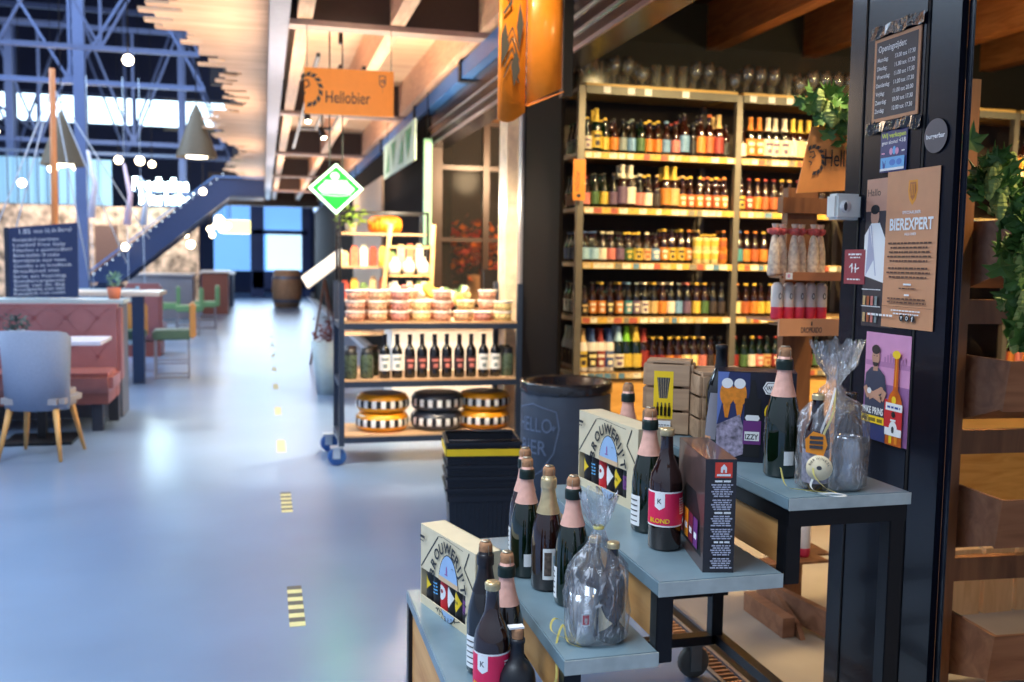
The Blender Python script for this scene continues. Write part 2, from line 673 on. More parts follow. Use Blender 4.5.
# ---- facade header over the shop opening
m = MB()
m.b2(1.74, 1.92, -1, 34, 2.60, 2.95)
struct(m.build('wall_header', black_paint))
m = MB(); m.b2(1.725, 1.74, 2.0, 34, 2.60, 2.625); m.b2(1.725, 1.74, 2, 34, 2.70, 2.712); m.b2(1.725, 1.74, 2, 34, 2.80, 2.806)
struct(m.build('trim_1', plain('bright_trim', C8(150, 146, 156), 0.3, 0.7)))
m = MB(); m.b2(1.66, 1.80, -1, 34, 2.96, 3.10)
struct(m.build('trim_2', plain('blue_gutter', C8(58, 108, 172), 0.35, 0.0)))
m = MB()
for yy in (5.6, 8.2, 10.8, 14, 18, 22):
    m.b2(1.645, 1.81, yy, yy + 0.10, 2.94, 3.12)
struct(m.build('trim_3', black_metal))
# fold-away glazed doors pushed together: the black pillar with the notices
dp = thing('folding_door', 'stack of folded black metal door leaves carrying the notices', 'folding door', (0, 0, 0))
for i, (a, b) in enumerate(((2.115, 2.138), (2.14, 2.27), (2.275, 2.55), (2.555, 2.635))):
    m = MB()
    m.b2(1.752 + (0.012 if i in (0,) else 0), 1.768 if i < 2 else 1.79, a, b, 0.0, 2.59, bevel=0.003)
    if i in (1, 2):
        m.b2(1.748, 1.752, a + 0.004, a + 0.012, 0.0, 2.59)
    m.build('leaf', black_paint, dp)
m = MB(); m.b2(1.749, 1.753, 2.268, 2.277, 0.05, 2.55); m.b2(1.749, 1.753, 2.55, 2.556, 0.05, 2.55)
m.build('seal', plain('rubber', C8(8, 8, 10), 0.7), dp)
# facade pillar between beer shop and cheese shop
m = MB(); m.b2(1.752, 1.775, 5.60, 6.44, 0, 2.6)
struct(m.build('wall_pillar', plain('dark_pillar', C8(18, 15, 16), 0.8, spec=.05)))
m = MB(); m.b2(1.735, 1.775, 6.445, 6.53, 0, 2.6)
struct(m.build('trim_4', pale_steel))
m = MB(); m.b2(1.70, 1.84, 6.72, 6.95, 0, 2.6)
pl_ = struct(m.build('wall_pillar', plain('lit_glass_pale', C8(240, 214, 184), 0.25, var=0.2, scale=12)))  # pale warm colour stands in for the shop's lit end glass
# ---- beer shop room
wallm = plain('shop_wall_plaster', C8(150, 118, 78), 0.7)
m = MB(); m.b2(2.0, 9, 6.75, 6.9, 0, 3.3); struct(m.build('wall_back', wallm))
m = MB(); m.b2(1.95, 2.03, 6.62, 6.75, 0, 3.3); struct(m.build('wall_left', plain('shop_dark', C8(40, 34, 32), 0.6)))
m = MB(); m.b2(8.9, 9, -2, 6.9, 0, 3.3); struct(m.build('wall_right', wallm))
m = MB(); m.b2(1.92, 9, -2, 6.9, 3.32, 3.4); struct(m.build('ceiling', plain('shop_ceiling_dark', C8(92, 58, 34), 0.7)))
for i, xb in enumerate((2.45, 3.25, 4.05, 4.85, 5.65, 6.45, 7.25)):
    m = MB(); m.b2(xb - 0.06, xb + 0.06, -2, 6.72, 2.98, 3.32); struct(m.build('ceiling_beam', shop_w))
m = MB(); m.b2(2.0, 8.9, 6.62, 6.74, 2.58, 3.31); struct(m.build('wall_panel', plain('olive_panel', C8(58, 54, 36), 0.7)))

# ---- hall beyond
navy = plain('hall_dark_blue', C8(26, 34, 66), 0.7, var=0.3, scale=0.6)
m = MB(); m.b2(-30, -0.9, 8, 42, 9.8, 10); struct(m.build('ceiling', navy))
m = MB(); m.b2(-30, 9, 38.6, 39, 0, 10); struct(m.build('wall_back', navy))
m = MB(); m.b2(-30, -1.0, 34.5, 34.7, 3.4, 5.6); m.b2(-30, -1.0, 34.5, 34.7, 6.7, 10)
struct(m.build('wall_clerestory', navy))
# clerestory glazing band
gb = glow('daylight_glass', (0.62, 0.82, 1.0), 2.6)
for i in range(9):
    m = MB(); m.b2(-2.6 - i * 1.5, -1.2 - i * 1.5, 34.55, 34.6, 5.75, 6.6); o = m.build('window_%d' % (i + 1), gb); struct(o)
# lower hall wall: stone / stacked log screen
m = MB(); m.b2(-9.5, -1.55, 24.6, 24.8, 0, 2.55)
lg = plain('log_screen', C8(196, 164, 136), 0.8, var=0.7, scale=6, bump=0.4)
struct(m.build('wall_screen', lg))
m = MB()
for (a, b, c_, d_) in ((-5.0, -4.1, 0.8, 2.0), (-3.9, -3.4, 0.9, 2.1)):
    m.b2(a, b, 24.54, 24.6, c_, d_)
struct(m.build('window_10', plain('dim_doorway', C8(96, 70, 60), 0.4, emit=0.3)))
# pale glazed gallery above the log screen
m = MB(); m.b2(-9.5, -3.6, 25.2, 25.3, 2.6, 3.7)
struct(m.build('window_11', glow('gallery_glass', (0.22, 0.42, 0.58), 0.5)))
m = MB()
for i in range(26):
    m.b2(-9.4 + i * 0.22, -9.37 + i * 0.22, 25.0, 25.05, 2.6, 3.8)
m.b2(-9.5, -1.6, 24.98, 25.06, 3.8, 3.86)
ra = tag(m.build('railing', steel_blue), 'steel balustrade of thin bars above the log screen', 'railing')
# far gate at the end of the aisle
m = MB(); m.b2(-3.4, 3.4, 36.0, 36.2, 3.3, 9.8); m.b2(1.7, 5.5, 33.8, 34.0, 0, 3.4)
struct(m.build('wall_end', plain('end_wall', C8(92, 78, 64), 0.8)))
m = MB(); m.b2(-1.7, 1.35, 35.0, 35.1, 0.9, 4.2); struct(m.build('window_12', glow('gate_glass', (0.14, 0.36, 0.76), .9)))
m = MB(); m.b2(0.1, 1.3, 34.8, 34.9, 0.95, 2.2); struct(m.build('window_13', glow('gate_glass_pale', (0.50, 0.76, 0.95), 1.1)))
m = MB(); m.b2(-0.45, 0.0, 34.6, 34.8, 0, 4.2); m.b2(1.3, 1.6, 34.6, 34.8, 0, 4.2); m.b2(-0.4, 1.5, 34.6, 34.8, 2.2, 2.35); m.b2(-0.4, 1.5, 34.6, 34.8, 0.3, 0.9)
struct(m.build('wall_gate', plain('gate_frame_blue', C8(34, 62, 120), 0.5)))
m = MB(); m.b2(-1.6, 5, 30.1, 30.4, 2.95, 3.9)
struct(m.build('ceiling_beam', plain('brown_header', C8(74, 58, 50), 0.7)))
# steel trusses
tm = plain('truss_blue_steel', C8(92, 108, 150), 0.5, 0.1)


def truss(y, z0, z1, xa, xb, n, r):
    t = MB()
    t.bar((xa, y, z0), (xb, y, z0), r * 1.4, None); t.bar((xa, y, z1), (xb, y, z1), r * 1.4, None)
    dx = (xb - xa) / n
    for i in range(n):
        x = xa + i * dx
        t.bar((x, y, z0), (x + dx / 2, y, z1), r * 0.7); t.bar((x + dx / 2, y, z1), (x + dx, y, z0), r * 0.7)
        t.bar((x, y, z0), (x, y, z1), r * 0.8)
    return struct(t.build('ceiling_truss', tm))


truss(15, 4.35, 5.6, -9, -0.9, 6, 0.05)
truss(18, 4.35, 6.2, -12, -1.0, 5, 0.06)
truss(26, 4.2, 7.0, -14, -1.0, 6, 0.08)
truss(31, 4.4, 8.6, -16, -1.0, 5, 0.10)
for (x, y, zt) in ((-3.05, 18, 9.8), (-2.0, 26, 7), (-6.0, 26, 7)):
    m = MB(); m.b2(x - 0.09, x + 0.09, y - 0.09, y + 0.09, 0, zt); struct(m.build('wall_column', tm))
m = MB()
for k in range(4):
    m.bar((-12 + k * 1.7, 15, 5.6 + 0.1 * k), (-10.5 + k * 1.6, 31, 4.4 + .3 * (k % 3)), 0.05)
    m.bar((-9 + k * 1.2, 31, 8.2), (-7.5 + k * 1.0, 14, 4.4), 0.05)
struct(m.build('ceiling_brace', tm))

# ================================================================ stepped display rack
blue_top = plain('slate_blue_top', C8(112, 134, 144), 0.30, var=0.18, scale=6, spec=0.5)
edge_top = plain('slate_edge', C8(178, 186, 182), 0.5, var=0.1, scale=30)
rk = thing('display_stand', 'stepped black frame display stand with slate blue shelves and pine risers', 'display stand', (0, 0, 0))
Y0, Y1 = 1.915, 2.85
tiers = [(0.42, 0.635, 0.38, 0.035), (0.63, 0.852, 0.53, 0.035), (0.847, 1.157, 0.69, 0.035), (1.165, 1.49, 0.865, 0.03)]
for i, (a, b, z, t) in enumerate(tiers):
    m = MB()
    m.box(((a + b) / 2, (Y0 + Y1) / 2, z - t / 2), (b - a, Y1 - Y0, t), blue_top, bevel=0.003)
    sh_ = m.build('shelf', None, rk)
    m = MB(); m.b2(a, b, Y0 - .0022, Y0 - .0002, z - t + .001, z - .001); m.build('edge_band', edge_top, sh_)
# pine risers
for a, z0, z1 in ((0.44, 0.05, 0.345), (0.655, 0.385, 0.495), (0.872, 0.535, 0.655), (1.185, 0.695, 0.832)):
    m = MB(); m.b2(a - 0.008, a + 0.008, Y0 + 0.055, Y1 - 0.03, z0, z1); m.build('riser_board', pine_w, rk)
fr = black_metal
for (x, y, z0, z1) in ((0.44, Y0 + .035, 0.03, .345), (0.655, Y0 + .035, 0.345, .495), (0.872, Y0 + .035, .495, .655), (1.19, Y0 + .035, .655, .835), (1.465, Y0 + .03, 0.14, .835),
                       (0.44, Y1 - .03, 0.03, .345), (1.19, Y1 - .03, 0.655, .835), (1.45, Y1 - .04, 0.14, .835)):
    m = MB(); m.b2(x - 0.02, x + 0.02, y - 0.02, y + 0.02, z0, z1, bevel=0.002); m.build('leg', fr, rk)
m = MB()
m.b2(1.17, 1.485, Y0 + 0.005, Y0 + 0.04, 0.795, 0.835)
m.b2(0.44, 1.47, Y1 - .06, Y1 - .02, 0.14, 0.17)
m.b2(1.445, 1.48, Y0 + .02, Y1 - .02, 0.14, 0.17)
m.b2(0.43, 1.49, Y1 - .05, Y1 - .015, 0.30, 0.345); m.b2(.86, 1.2, Y1 - .05, Y1 - .015, 0.62, 0.655)
m.b2(1.17, 1.2, Y0 + .04, Y1 - .03, 0.80, 0.835); m.b2(1.455, 1.485, Y0 + .04, Y1 - .03, 0.80, 0.835)
m.build('frame', fr, rk)
for (x, y) in ((1.40, 2.86), (1.44, 1.97)):
    m = MB(); m.b2(x - .06, x + .05, y - .05, y + .04, 0.128, 0.14); m.b2(x - .02, x + .02, y - .025, y - .02, 0.03, 0.128); m.b2(x - .02, x + .02, y + .02, y + .025, 0.03, 0.128)
    f_ = m.build('caster', plain('caster_plate', C8(120, 122, 120), 0.4, 0.5), rk)
    m = MB(); m.lathe([(0, -.016), (.048, -.016), (.055, -.008), (.055, .008), (.048, .016), (0, .016)], 20)
    m.build('wheel', plain('caster_rubber', C8(92, 88, 80), 0.6), f_, (x, y, 0.056), (PI / 2, 0, 0))

# ================================================================ bottles
PROF = {
    'beer75': dict(h=.298, p=[(0, 0), (.036, 0), (.041, .006), (.041, .168), (.037, .19), (.027, .212), (.0185, .232), (.0160, .25), (.0150, .284), (.0168, .286), (.0168, .296), (0, .297)], neck=.284, r=.041, nr=.0168),
    'champ': dict(h=.32, p=[(0, 0), (.038, 0), (.044, .008), (.0445, .13), (.041, .165), (.031, .205), (.022, .235), (.0175, .26), (.0155, .288), (.0175, .290), (.0175, .300), (.0150, .302), (0, .302)], neck=.288, r=.0445, nr=.0175),
    'longneck': dict(h=.23, p=[(0, 0), (.027, 0), (.0305, .005), (.0305, .125), (.0275, .145), (.0185, .165), (.0145, .18), (.0125, .215), (.014, .217), (.014, .224), (0, .225)], neck=.217, r=.0305, nr=.014),
    'stubby': dict(h=.20, p=[(0, 0), (.030, 0), (.033, .005), (.033, .11), (.029, .13), (.019, .145), (.0145, .155), (.013, .19), (.0145, .192), (.0145, .198), (0, .199)], neck=.192, r=.033, nr=.0145),
    'tall': dict(h=.29, p=[(0, 0), (.034, 0), (.038, .006), (.038, .16), (.033, .185), (.022, .21), (.0165, .23), (.0145, .27), (.016, .272), (.016, .285), (0, .286)], neck=.272, r=.038, nr=.016),
    'wine': dict(h=.30, p=[(0, 0), (.034, 0), (.0375, .006), (.0375, .18), (.034, .20), (.022, .218), (.0155, .232), (.0138, .285), (.0155, .287), (.0155, .297), (0, .298)], neck=.287, r=.0375, nr=.0155),
}
GL = {
    'brown': plain('brown_glass', C8(36, 14, 10), 0.06, coat=0.4, spec=0.8, var=0.02),
    'green': plain('green_glass', C8(9, 26, 13), 0.05, coat=0.4, spec=0.8, var=0.02),
    'black': plain('black_glass', C8(14, 12, 12), 0.12, coat=0.3, spec=0.8, var=0.02),
    'white': plain('white_coated_glass', C8(226, 218, 210), 0.3, var=0.03),
    'matte': plain('matte_black_stoneware', C8(20, 22, 28), 0.42, var=0.05),
}
_G = {}


def smesh(key, fn):
    if key not in _G:
        o = fn()
        _G[key] = o.data
        bpy.data.objects.remove(o)
    return _G[key]


def inst(name, mesh, parent=None, loc=(0, 0, 0), rz=0.0):
    o = bpy.data.objects.new(name, mesh)
    COL.objects.link(o)
    if parent:
        o.parent = parent
    o.location = loc
    o.rotation_euler = (0, 0, rz)
    return o


def prof_at(kind, z):
    p = PROF[kind]['p']
    for (r0, z0), (r1, z1) in zip(p, p[1:]):
        if z0 <= z <= z1 and z1 > z0:
            return r0 + (r1 - r0) * (z - z0) / (z1 - z0)
    return p[-2][0]


def body_mesh(kind, glass, n):
    def f():
        m = MB()
        m.lathe(PROF[kind]['p'], n)
        return m.build('body', GL[glass])
    return smesh(('body', kind, glass, n), f)


def foil_mesh(kind, mat_, z0, n, cap=True, ext=0.0012):
    """foil over the neck from z0 up; z0 = neck gives only the crown cap"""
    def f():
        p = PROF[kind]
        pts = [(prof_at(kind, z0) + ext, z0)] + [(r + ext, z) for r, z in p['p'] if z > z0 and r > 0]
        top = pts[-1]
        pts += [(top[0], top[1] + 0.004), (top[0] * .8, top[1] + 0.007), (0, top[1] + 0.007)]
        m = MB()
        m.lathe(pts, n)
        return m.build('foil', mat_)
    return smesh(('foil', kind, mat_.name, z0, n), f)


def label_mesh(kind, mat_, z0, z1, n, half=2.1, accent=None):
    def f():
        r = PROF[kind]['r'] + 0.0006
        m = MB()
        a0, a1 = -PI / 2 - half, -PI / 2 + half
        m.lathe([(r, z0), (r, z1)], n, mat_, arc=(a0, a1))
        if accent is not None:
            h = z1 - z0
            r2 = r + 0.0004
            m.lathe([(r2, z0 + h * .60), (r2, z0 + h * .80)], n, accent, arc=(-PI / 2 - .7, -PI / 2 + .7))
            m.lathe([(r2, z0 + h * .14), (r2, z0 + h * .42)], n, accent, arc=(-PI / 2 - .4, -PI / 2 + .4))
        return m.build('label')
    return smesh(('label', kind, mat_.name, z0, z1, n, half, accent.name if accent else ''), f)


PINKF = plain('pink_gold_foil', C8(232, 176, 156), 0.4, 0.15, var=0.06, scale=60, bump=0.2)
GOLDF = plain('pale_gold_foil', C8(206, 184, 140), 0.3, 0.6, var=0.08, scale=60, bump=0.2)
CORK = plain('cork_wood', C8(166, 120, 84), 0.8, var=0.2, scale=120)
DARKF = plain('dark_green_foil', C8(16, 34, 28), 0.4, 0.2)
WIRE = plain('cork_wire', C8(180, 170, 150), 0.35, 0.8)


def champagne(label, x, y, z, glass='green', foil=PINKF, rz=0.0, plates=True, back=None, cat='bottle'):
    b = inst('sparkling_bottle', body_mesh('champ', glass, 36), None, (x, y, z), rz)
    tag(b, label, cat)
    inst('foil', foil_mesh('champ', foil, .205, 32), b)
    # dark wrap band with cage and cork above
    m = MB()
    m.lathe([(.0215, .272), (.0215, .290), (.0205, .298), (.0175, .300)], 24, DARKF if foil is PINKF else foil)
    m.build('neck_band', None, b)
    m = MB()
    m.lathe([(.0145, .301), (.0165, .306), (.0165, .322), (.0135, .328), (0, .329)], 18, CORK)
    c = m.build('cork', None, b)
    m = MB()
    for k in range(4):
        a = k * PI / 2 + .4
        m.tube([(.0190 * math.cos(a), .0190 * math.sin(a), .298), (.0180 * math.cos(a), .0180 * math.sin(a), .318), (.010 * math.cos(a), .010 * math.sin(a), .3305)], .0007, 5)
    m.lathe([(0, .3295), (.0115, .3295), (.0115, .3315), (0, .332)], 16)
    m.build('wire_cage', WIRE, c)
    if plates:
        def plate(l0, l1, name, base):
            p = Panel(step=.0003)
            p.rect(l0, l1, .035, .118, base)
            w_ = l1 - l0
            if name == 'label':
                p.rect(l0 + .004, l0 + w_ * .42, .045, .108, plain('label_brown_art', C8(92, 78, 70), 0.6, var=0.6, scale=90))
                p.rect(l0 + w_ * .5, l1 - .005, .060, .10, plain('label_blue_print', C8(150, 186, 206), 0.6, var=0.2, scale=80))
                p.ell(l0 + w_ * .72, .048, .006, .006, GOLDF)
            else:
                for k in range(4):
                    p.rect(l0 + .004, l1 - .004, .045 + k * .016, .048 + k * .016, dark_grey)
            p.bend(.0452)
            p.build(name, b)
        if back is None:
            plate(-.028, .028, 'label', white_m)
        elif back == 'low':
            p = Panel(step=.0003); p.rect(-.013, .013, .035, .07, white_m); p.bend(.0452); p.build('label', b)
        elif back == 'side':
            p = Panel(step=.0003); p.rect(-.06, -.018, .02, .10, white_m)
            for k in range(5):
                p.rect(-.055, -.025, .03 + k * .014, .033 + k * .014, dark_grey)
            p.bend(.0452); p.build('label', b)
    return b


def red_bottle(label, x, y, z, rz, z0=.04):
    b = inst('beer_bottle', body_mesh('beer75', 'brown', 40), None, (x, y, z), rz)
    tag(b, label, 'bottle')
    inst('crown_cap', foil_mesh('beer75', GOLDF, .284, 24, ext=.001), b)
    p = Panel(step=.0003)
    rasp = plain('raspberry_label', C8(222, 38, 84), 0.5, var=0.03)
    p.rect(-.075, .075, .062, .150, white_m)
    p.rect(-.075, .075, .066, .146, rasp)
    p.poly([(-.034, .146), (-.008, .146), (-.008, .112), (-.021, .104), (-.034, .112)], white_m)
    p.text('K', -.021, .120, .018, dark_grey, 'c', .01)
    p.text('BLOND', -.047, .072, .0155, yellow_m, 'l', .02)
    for k in range(7):
        p.scribble(.030, .062, .130 - k * .006, .004, white_m, seed=k)
    p.bend(.0416)
    p.build('label', b)
    return b


# --- bottles on the stand
red_bottle('brown beer bottle with raspberry red label on the broad grey shelf', .966, 2.157, .69, -.25)
red_bottle('brown beer bottle with magenta label at the front of the lowest step', .492, 2.02, .38, -.25)
champagne('dark bottle with pink foil neck tucked behind the raspberry label bottle', .985, 2.31, .69, 'green', PINKF, -.5, back='side')
champagne('green bottle with pink foil neck behind the cream gift box on the broad shelf', 1.112, 2.79, .69, 'green', PINKF, -.5, back='side')
champagne('green pink-foiled bottle leftmost of the three on the second step', .70, 2.49, .53, 'green', PINKF, -.1, back='low')
champagne('dark bottle with pale gold foil and white label on the second step', .728, 2.375, .53, 'brown', GOLDF, .05)
champagne('green pink-foiled bottle right behind the clear gift bag, second step', .755, 2.25, .53, 'green', PINKF, -.9, back='side')
champagne('dark pink-foiled bottle almost hidden behind the other bottles, second step', .73, 2.62, .53, 'brown', PINKF, -.9, back='side')
champagne('dark bottle with wired cork behind the magenta label bottle', .555, 2.14, .38, 'black', PINKF, -.2, back='side')
champagne('dark bottle leaning in a sleeve beside the lowest gift box', .525, 2.235, .38, 'black', plain('dark_foil', C8(26, 22, 26), .3), -.2, back='side')
champagne('green bottle with salmon foil neck beside the black beer carton', 1.271, 2.135, .865, 'green', PINKF, -.1, back='low')
# squat stoneware bottle
b = MB(); b.lathe([(0, 0), (.038, 0), (.043, .006), (.043, .085), (.040, .105), (.028, .125), (.0165, .135), (.0155, .150), (.0155, .17), (.0175, .172), (.0175, .180), (.0135, .182), (0, .182)], 36)
b = b.build('stoneware_bottle', GL['matte'], None, (.542, 1.985, .38)); tag(b, 'squat matt black bottle with cork stopper at the front edge of the lowest step', 'bottle')
m = MB(); m.lathe([(.0125, .182), (.0135, .200), (.0125, .205), (0, .205)], 18, CORK); m.build('cork', None, b)
m = MB(); m.box((-.004, 0, .2075), (.034, .02, .004), white_m); m.build('cork_seal', None, b)
# dark 75cl bottle with hanging grey label beside the crates
b = inst('beer_bottle', body_mesh('beer75', 'black', 36), None, (1.283, 2.50, .865)); tag(b, 'tall black bottle with angled grey label in front of the wooden crates', 'bottle')
inst('foil', foil_mesh('beer75', plain('black_foil', C8(16, 16, 20), .3), .235, 24), b)
p = Panel(step=.0003); p.poly([(-.075, .03), (-.03, .03), (-.022, .165), (-.05, .165)], plain('grey_label', C8(128, 126, 136), .5)); p.rect(-.072, -.045, .03, .038, tan_m)
p.bend(.0416); p.build('label', b)
p = Panel(step=.0003); p.ell(-.005, .02, .02, .016, GOLDF); p.ell(-.005, .02, .014, .010, black_m); p.bend(.0416); p.build('front_label', b)


# --- gift bags
def film_bag(label, x, y, z, rx, ry, hb, ht, film, knot, seed, group=None, flare=.05):
    rr = random.Random(seed)
    ph = [rr.uniform(0, 6.28) for _ in range(6)]

    def jit(a, zz):
        t = zz / ht
        k = .05 + .12 * t
        return 1 + k * (.5 * math.sin(7 * a + ph[0] + 9 * t) + .4 * math.sin(13 * a + ph[1] - 14 * t) + .3 * math.sin(3 * a + ph[2] + 22 * t))
    prof = [(0.0, .001), (rx * .8, .001), (rx * .98, .01), (rx, .03), (rx * 1.0, .07), (rx * .99, .12), (rx * .97, hb * .78), (rx * .88, hb * .93), (rx * .68, hb * 1.04), (rx * .36, hb + (knot - hb) * .5), (.016, knot - .01), (.011, knot),
            (.016, knot + .01), (.024, knot + .03), (flare * .75, knot + (ht - knot) * .6), (flare, ht)]
    m = MB()
    m.lathe(prof, 56, None, sy=ry / rx, jitter=jit)
    for v in m.bm.verts:
        if v.co.z > knot + .02:
            v.co.z += rr.uniform(-.012, .012)
    o = m.build('gift_bag', film, None, (x, y, z), recalc=False)
    tag(o, label, 'gift bag', group)
    return o


film = clear('cellophane', (0.97, 0.97, 0.98), 0.08, 0.08, bump=.7, scale=40)
film2 = clear('cellophane_glints', (0.95, 0.96, 0.98), 0.08, 0.10, bump=.8, scale=36)  # whiter mix, its streaks painted in as highlights
g1 = film_bag('clear cellophane gift bag with ribbon on the end of the top shelf', 1.322, 1.99, .865, .090, .062, .20, .355, film, .245, 3, flare=.066)
rib = plain('yellow_ribbon', C8(232, 214, 120), .4)
ribw = plain('white_ribbon', C8(236, 234, 226), .4)


def curl(parent, pts, m_, r=.0022):
    q = []
    for i in range(len(pts) - 1):
        for k in range(5):
            t = k / 5
            p0 = Vector(pts[max(i - 1, 0)]); p1 = Vector(pts[i]); p2 = Vector(pts[i + 1]); p3 = Vector(pts[min(i + 2, len(pts) - 1)])
            q.append(0.5 * ((2 * p1) + (-p0 + p2) * t + (2 * p0 - 5 * p1 + 4 * p2 - p3) * t * t + (-p0 + 3 * p1 - 3 * p2 + p3) * t ** 3))
    q.append(Vector(pts[-1]))
    mm = MB()
    y = None
    vs, fs = [], []
    for i, v in enumerate(q):
        vs += [v + Vector((-r, 0, r * .6)), v + Vector((r, 0, -r * .6)), v + Vector((r, .0012, -r * .6)), v + Vector((-r, .0012, r * .6))]
    for i in range(len(q) - 1):
        a = 4 * i
        for k in range(4):
            fs.append((a + k, a + (k + 1) % 4, a + 4 + (k + 1) % 4, a + 4 + k))
    mm.faces(vs, fs)
    return mm.build('ribbon', m_, parent)


curl(g1, [(0, -.014, .245), (-.012, -.05, .20), (-.03, -.066, .15), (-.04, -.070, .10), (-.035, -.074, .06), (-.05, -.078, .02), (-.03, -.09, .006), (.0, -.09, .008), (.03, -.085, .004), (.0, -.10, .003), (-.06, -.07, .003)], ribw).rotation_euler = (0, 0, math.radians(-30))
curl(g1, [(.0, -.014, .245), (-.005, -.05, .19), (-.025, -.068, .14), (-.037, -.074, .09), (-.045, -.078, .05), (-.02, -.085, .02), (.01, -.088, .008)], rib).rotation_euler = (0, 0, math.radians(-30))
curl(g1, [(-.04, -.06, .004), (-.09, -.03, .006), (-.12, 0, .01), (-.125, .02, .05)], rib)
p = Panel(step=.0006)
tg = [(-.060, .075), (-.02, .068), (-.012, .095), (-.018, .118), (-.045, .125), (-.062, .105)]
p.mb.prism(tg, -.076, -.0745, orange_m, 'y')
p.y = -.077
for k, (s_, zz) in enumerate((('BOTTLE', .108), ('SHOP', .097), ('OPEN', .086))):
    p.rect(-.052, -.022, zz - .001, zz + .0065, dark_grey)
p.build('gift_tag', g1, (0, 0, .022), (0, 0, math.radians(-33)))
m = MB(); m.lathe([(0, -.001), (.03, -.001), (.03, .001), (0, .001)], 28, cream_m)
t_ = m.build('round_tag', None, g1, (-.066, -.050, .062), (PI / 2, 0, math.radians(-33)))
p = Panel(y0=-.0012, step=.0003); p.ell(0, 0, .006, .005, dark_grey); p.arctext('BIERWINKEL', 0, 0, .020, .008, dark_grey, 160, 20, .01)
p.build('tag_print', t_, None, (-PI / 2, 0, 0))
# what the bags hold
b = inst('beer_bottle', body_mesh('longneck', 'brown', 24), None, (1.268, 1.975, .867)); tag(b, 'small brown bottle inside the clear gift bag, left of its glass jar', 'bottle')
inst('label', label_mesh('longneck', plain('greyish_label', C8(150, 146, 160), .5, var=.4, scale=90), .02, .10, 20), b)
inst('crown_cap', foil_mesh('longneck', GOLDF, .217, 16, ext=.001), b)
jar = clear('jar_glass', (0.86, 0.9, 0.93), 0.28, 0.10)
m = MB(); m.lathe([(0, .0), (.033, .0), (.037, .006), (.037, .10), (.032, .115), (.030, .122), (.031, .128), (.0285, .128), (.028, .118), (.034, .10), (.034, .01), (0, .008)], 28)
o = m.build('glass_jar', jar, None, (1.352, 1.972, .867)); tag(o, 'empty beer glass mug inside the clear gift bag on the top shelf', 'beer glass')
b = inst('beer_bottle', body_mesh('longneck', 'brown', 24), None, (1.395, 2.03, .867), .3); tag(b, 'brown bottle with cream and blue label at the right side of the clear gift bag', 'bottle')
inst('label', label_mesh('longneck', plain('cream_blue_label', C8(228, 214, 190), .5), .015, .10, 20, half=.9, accent=ltblue_m), b)
# second bag standing behind it
g3 = film_bag('crumpled cellophane bag behind the salmon foil bottle', 1.412, 2.135, .865, .045, .045, .21, .31, film2, .255, 19, flare=.03)
# bag on the second step with glass and dark bottle
g4 = film_bag('white-streaked cellophane gift bag with beer glass on the second step', .737, 2.01, .53, .076, .055, .19, .345, film2, .262, 12, flare=.045)
curl(g4, [(-.05, -.04, .003), (-.075, -.02, .01), (-.07, .03, .03), (-.095, .0, .0), (-.11, -.05, -.06), (-.12, -.03, -.10)], rib)
curl(g4, [(-.05, -.01, .003), (-.10, .02, .02), (-.08, .06, .035), (-.04, .03, .02)], rib)
m = MB(); m.lathe([(.0115, .262), (.0135, .266), (.0115, .270)], 16); m.build('knot_band', rib, g4)
m = MB(); m.lathe([(0, .0), (.026, .0), (.030, .006), (.033, .12), (.031, .12), (.028, .01), (0, .008)], 28)
o = m.build('beer_glass', jar, None, (.700, 2.0, .532)); tag(o, 'clear beer glass inside the white-streaked gift bag on the second step', 'beer glass')
p = Panel(step=.0004); p.rect(-.013, .006, .05, .078, white_m); p.rect(-.011, .004, .053, .075, red_m); p.text('IJ', -.0035, .058, .014, white_m, 'c', .02); p.bend(.0325); p.build('printed_logo', o)
b = inst('beer_bottle', body_mesh('longneck', 'brown', 28), None, (.770, 2.0, .532), .2); tag(b, 'dark bottle with cream diamond label inside the white-streaked gift bag', 'bottle')
p = Panel(step=.0003); p.poly([(-.055, .095), (-.030, .06), (-.015, .05), (-.03, .035), (-.055, .02)], cream_m); p.poly([(.03, .11), (.012, .075), (.0, .055), (.012, .04), (.03, .03)], cream_m); p.bend(.0312); p.build('label', b)
inst('crown_cap', foil_mesh('longneck', GOLDF, .217, 16, ext=.001), b)
b = inst('beer_bottle', body_mesh('longneck', 'brown', 24), None, (.745, 2.052, .532)); tag(b, 'dark bottle at the back of the white-streaked gift bag on the second step', 'bottle')
inst('crown_cap', foil_mesh('longneck', GOLDF, .217, 16, ext=.001), b)


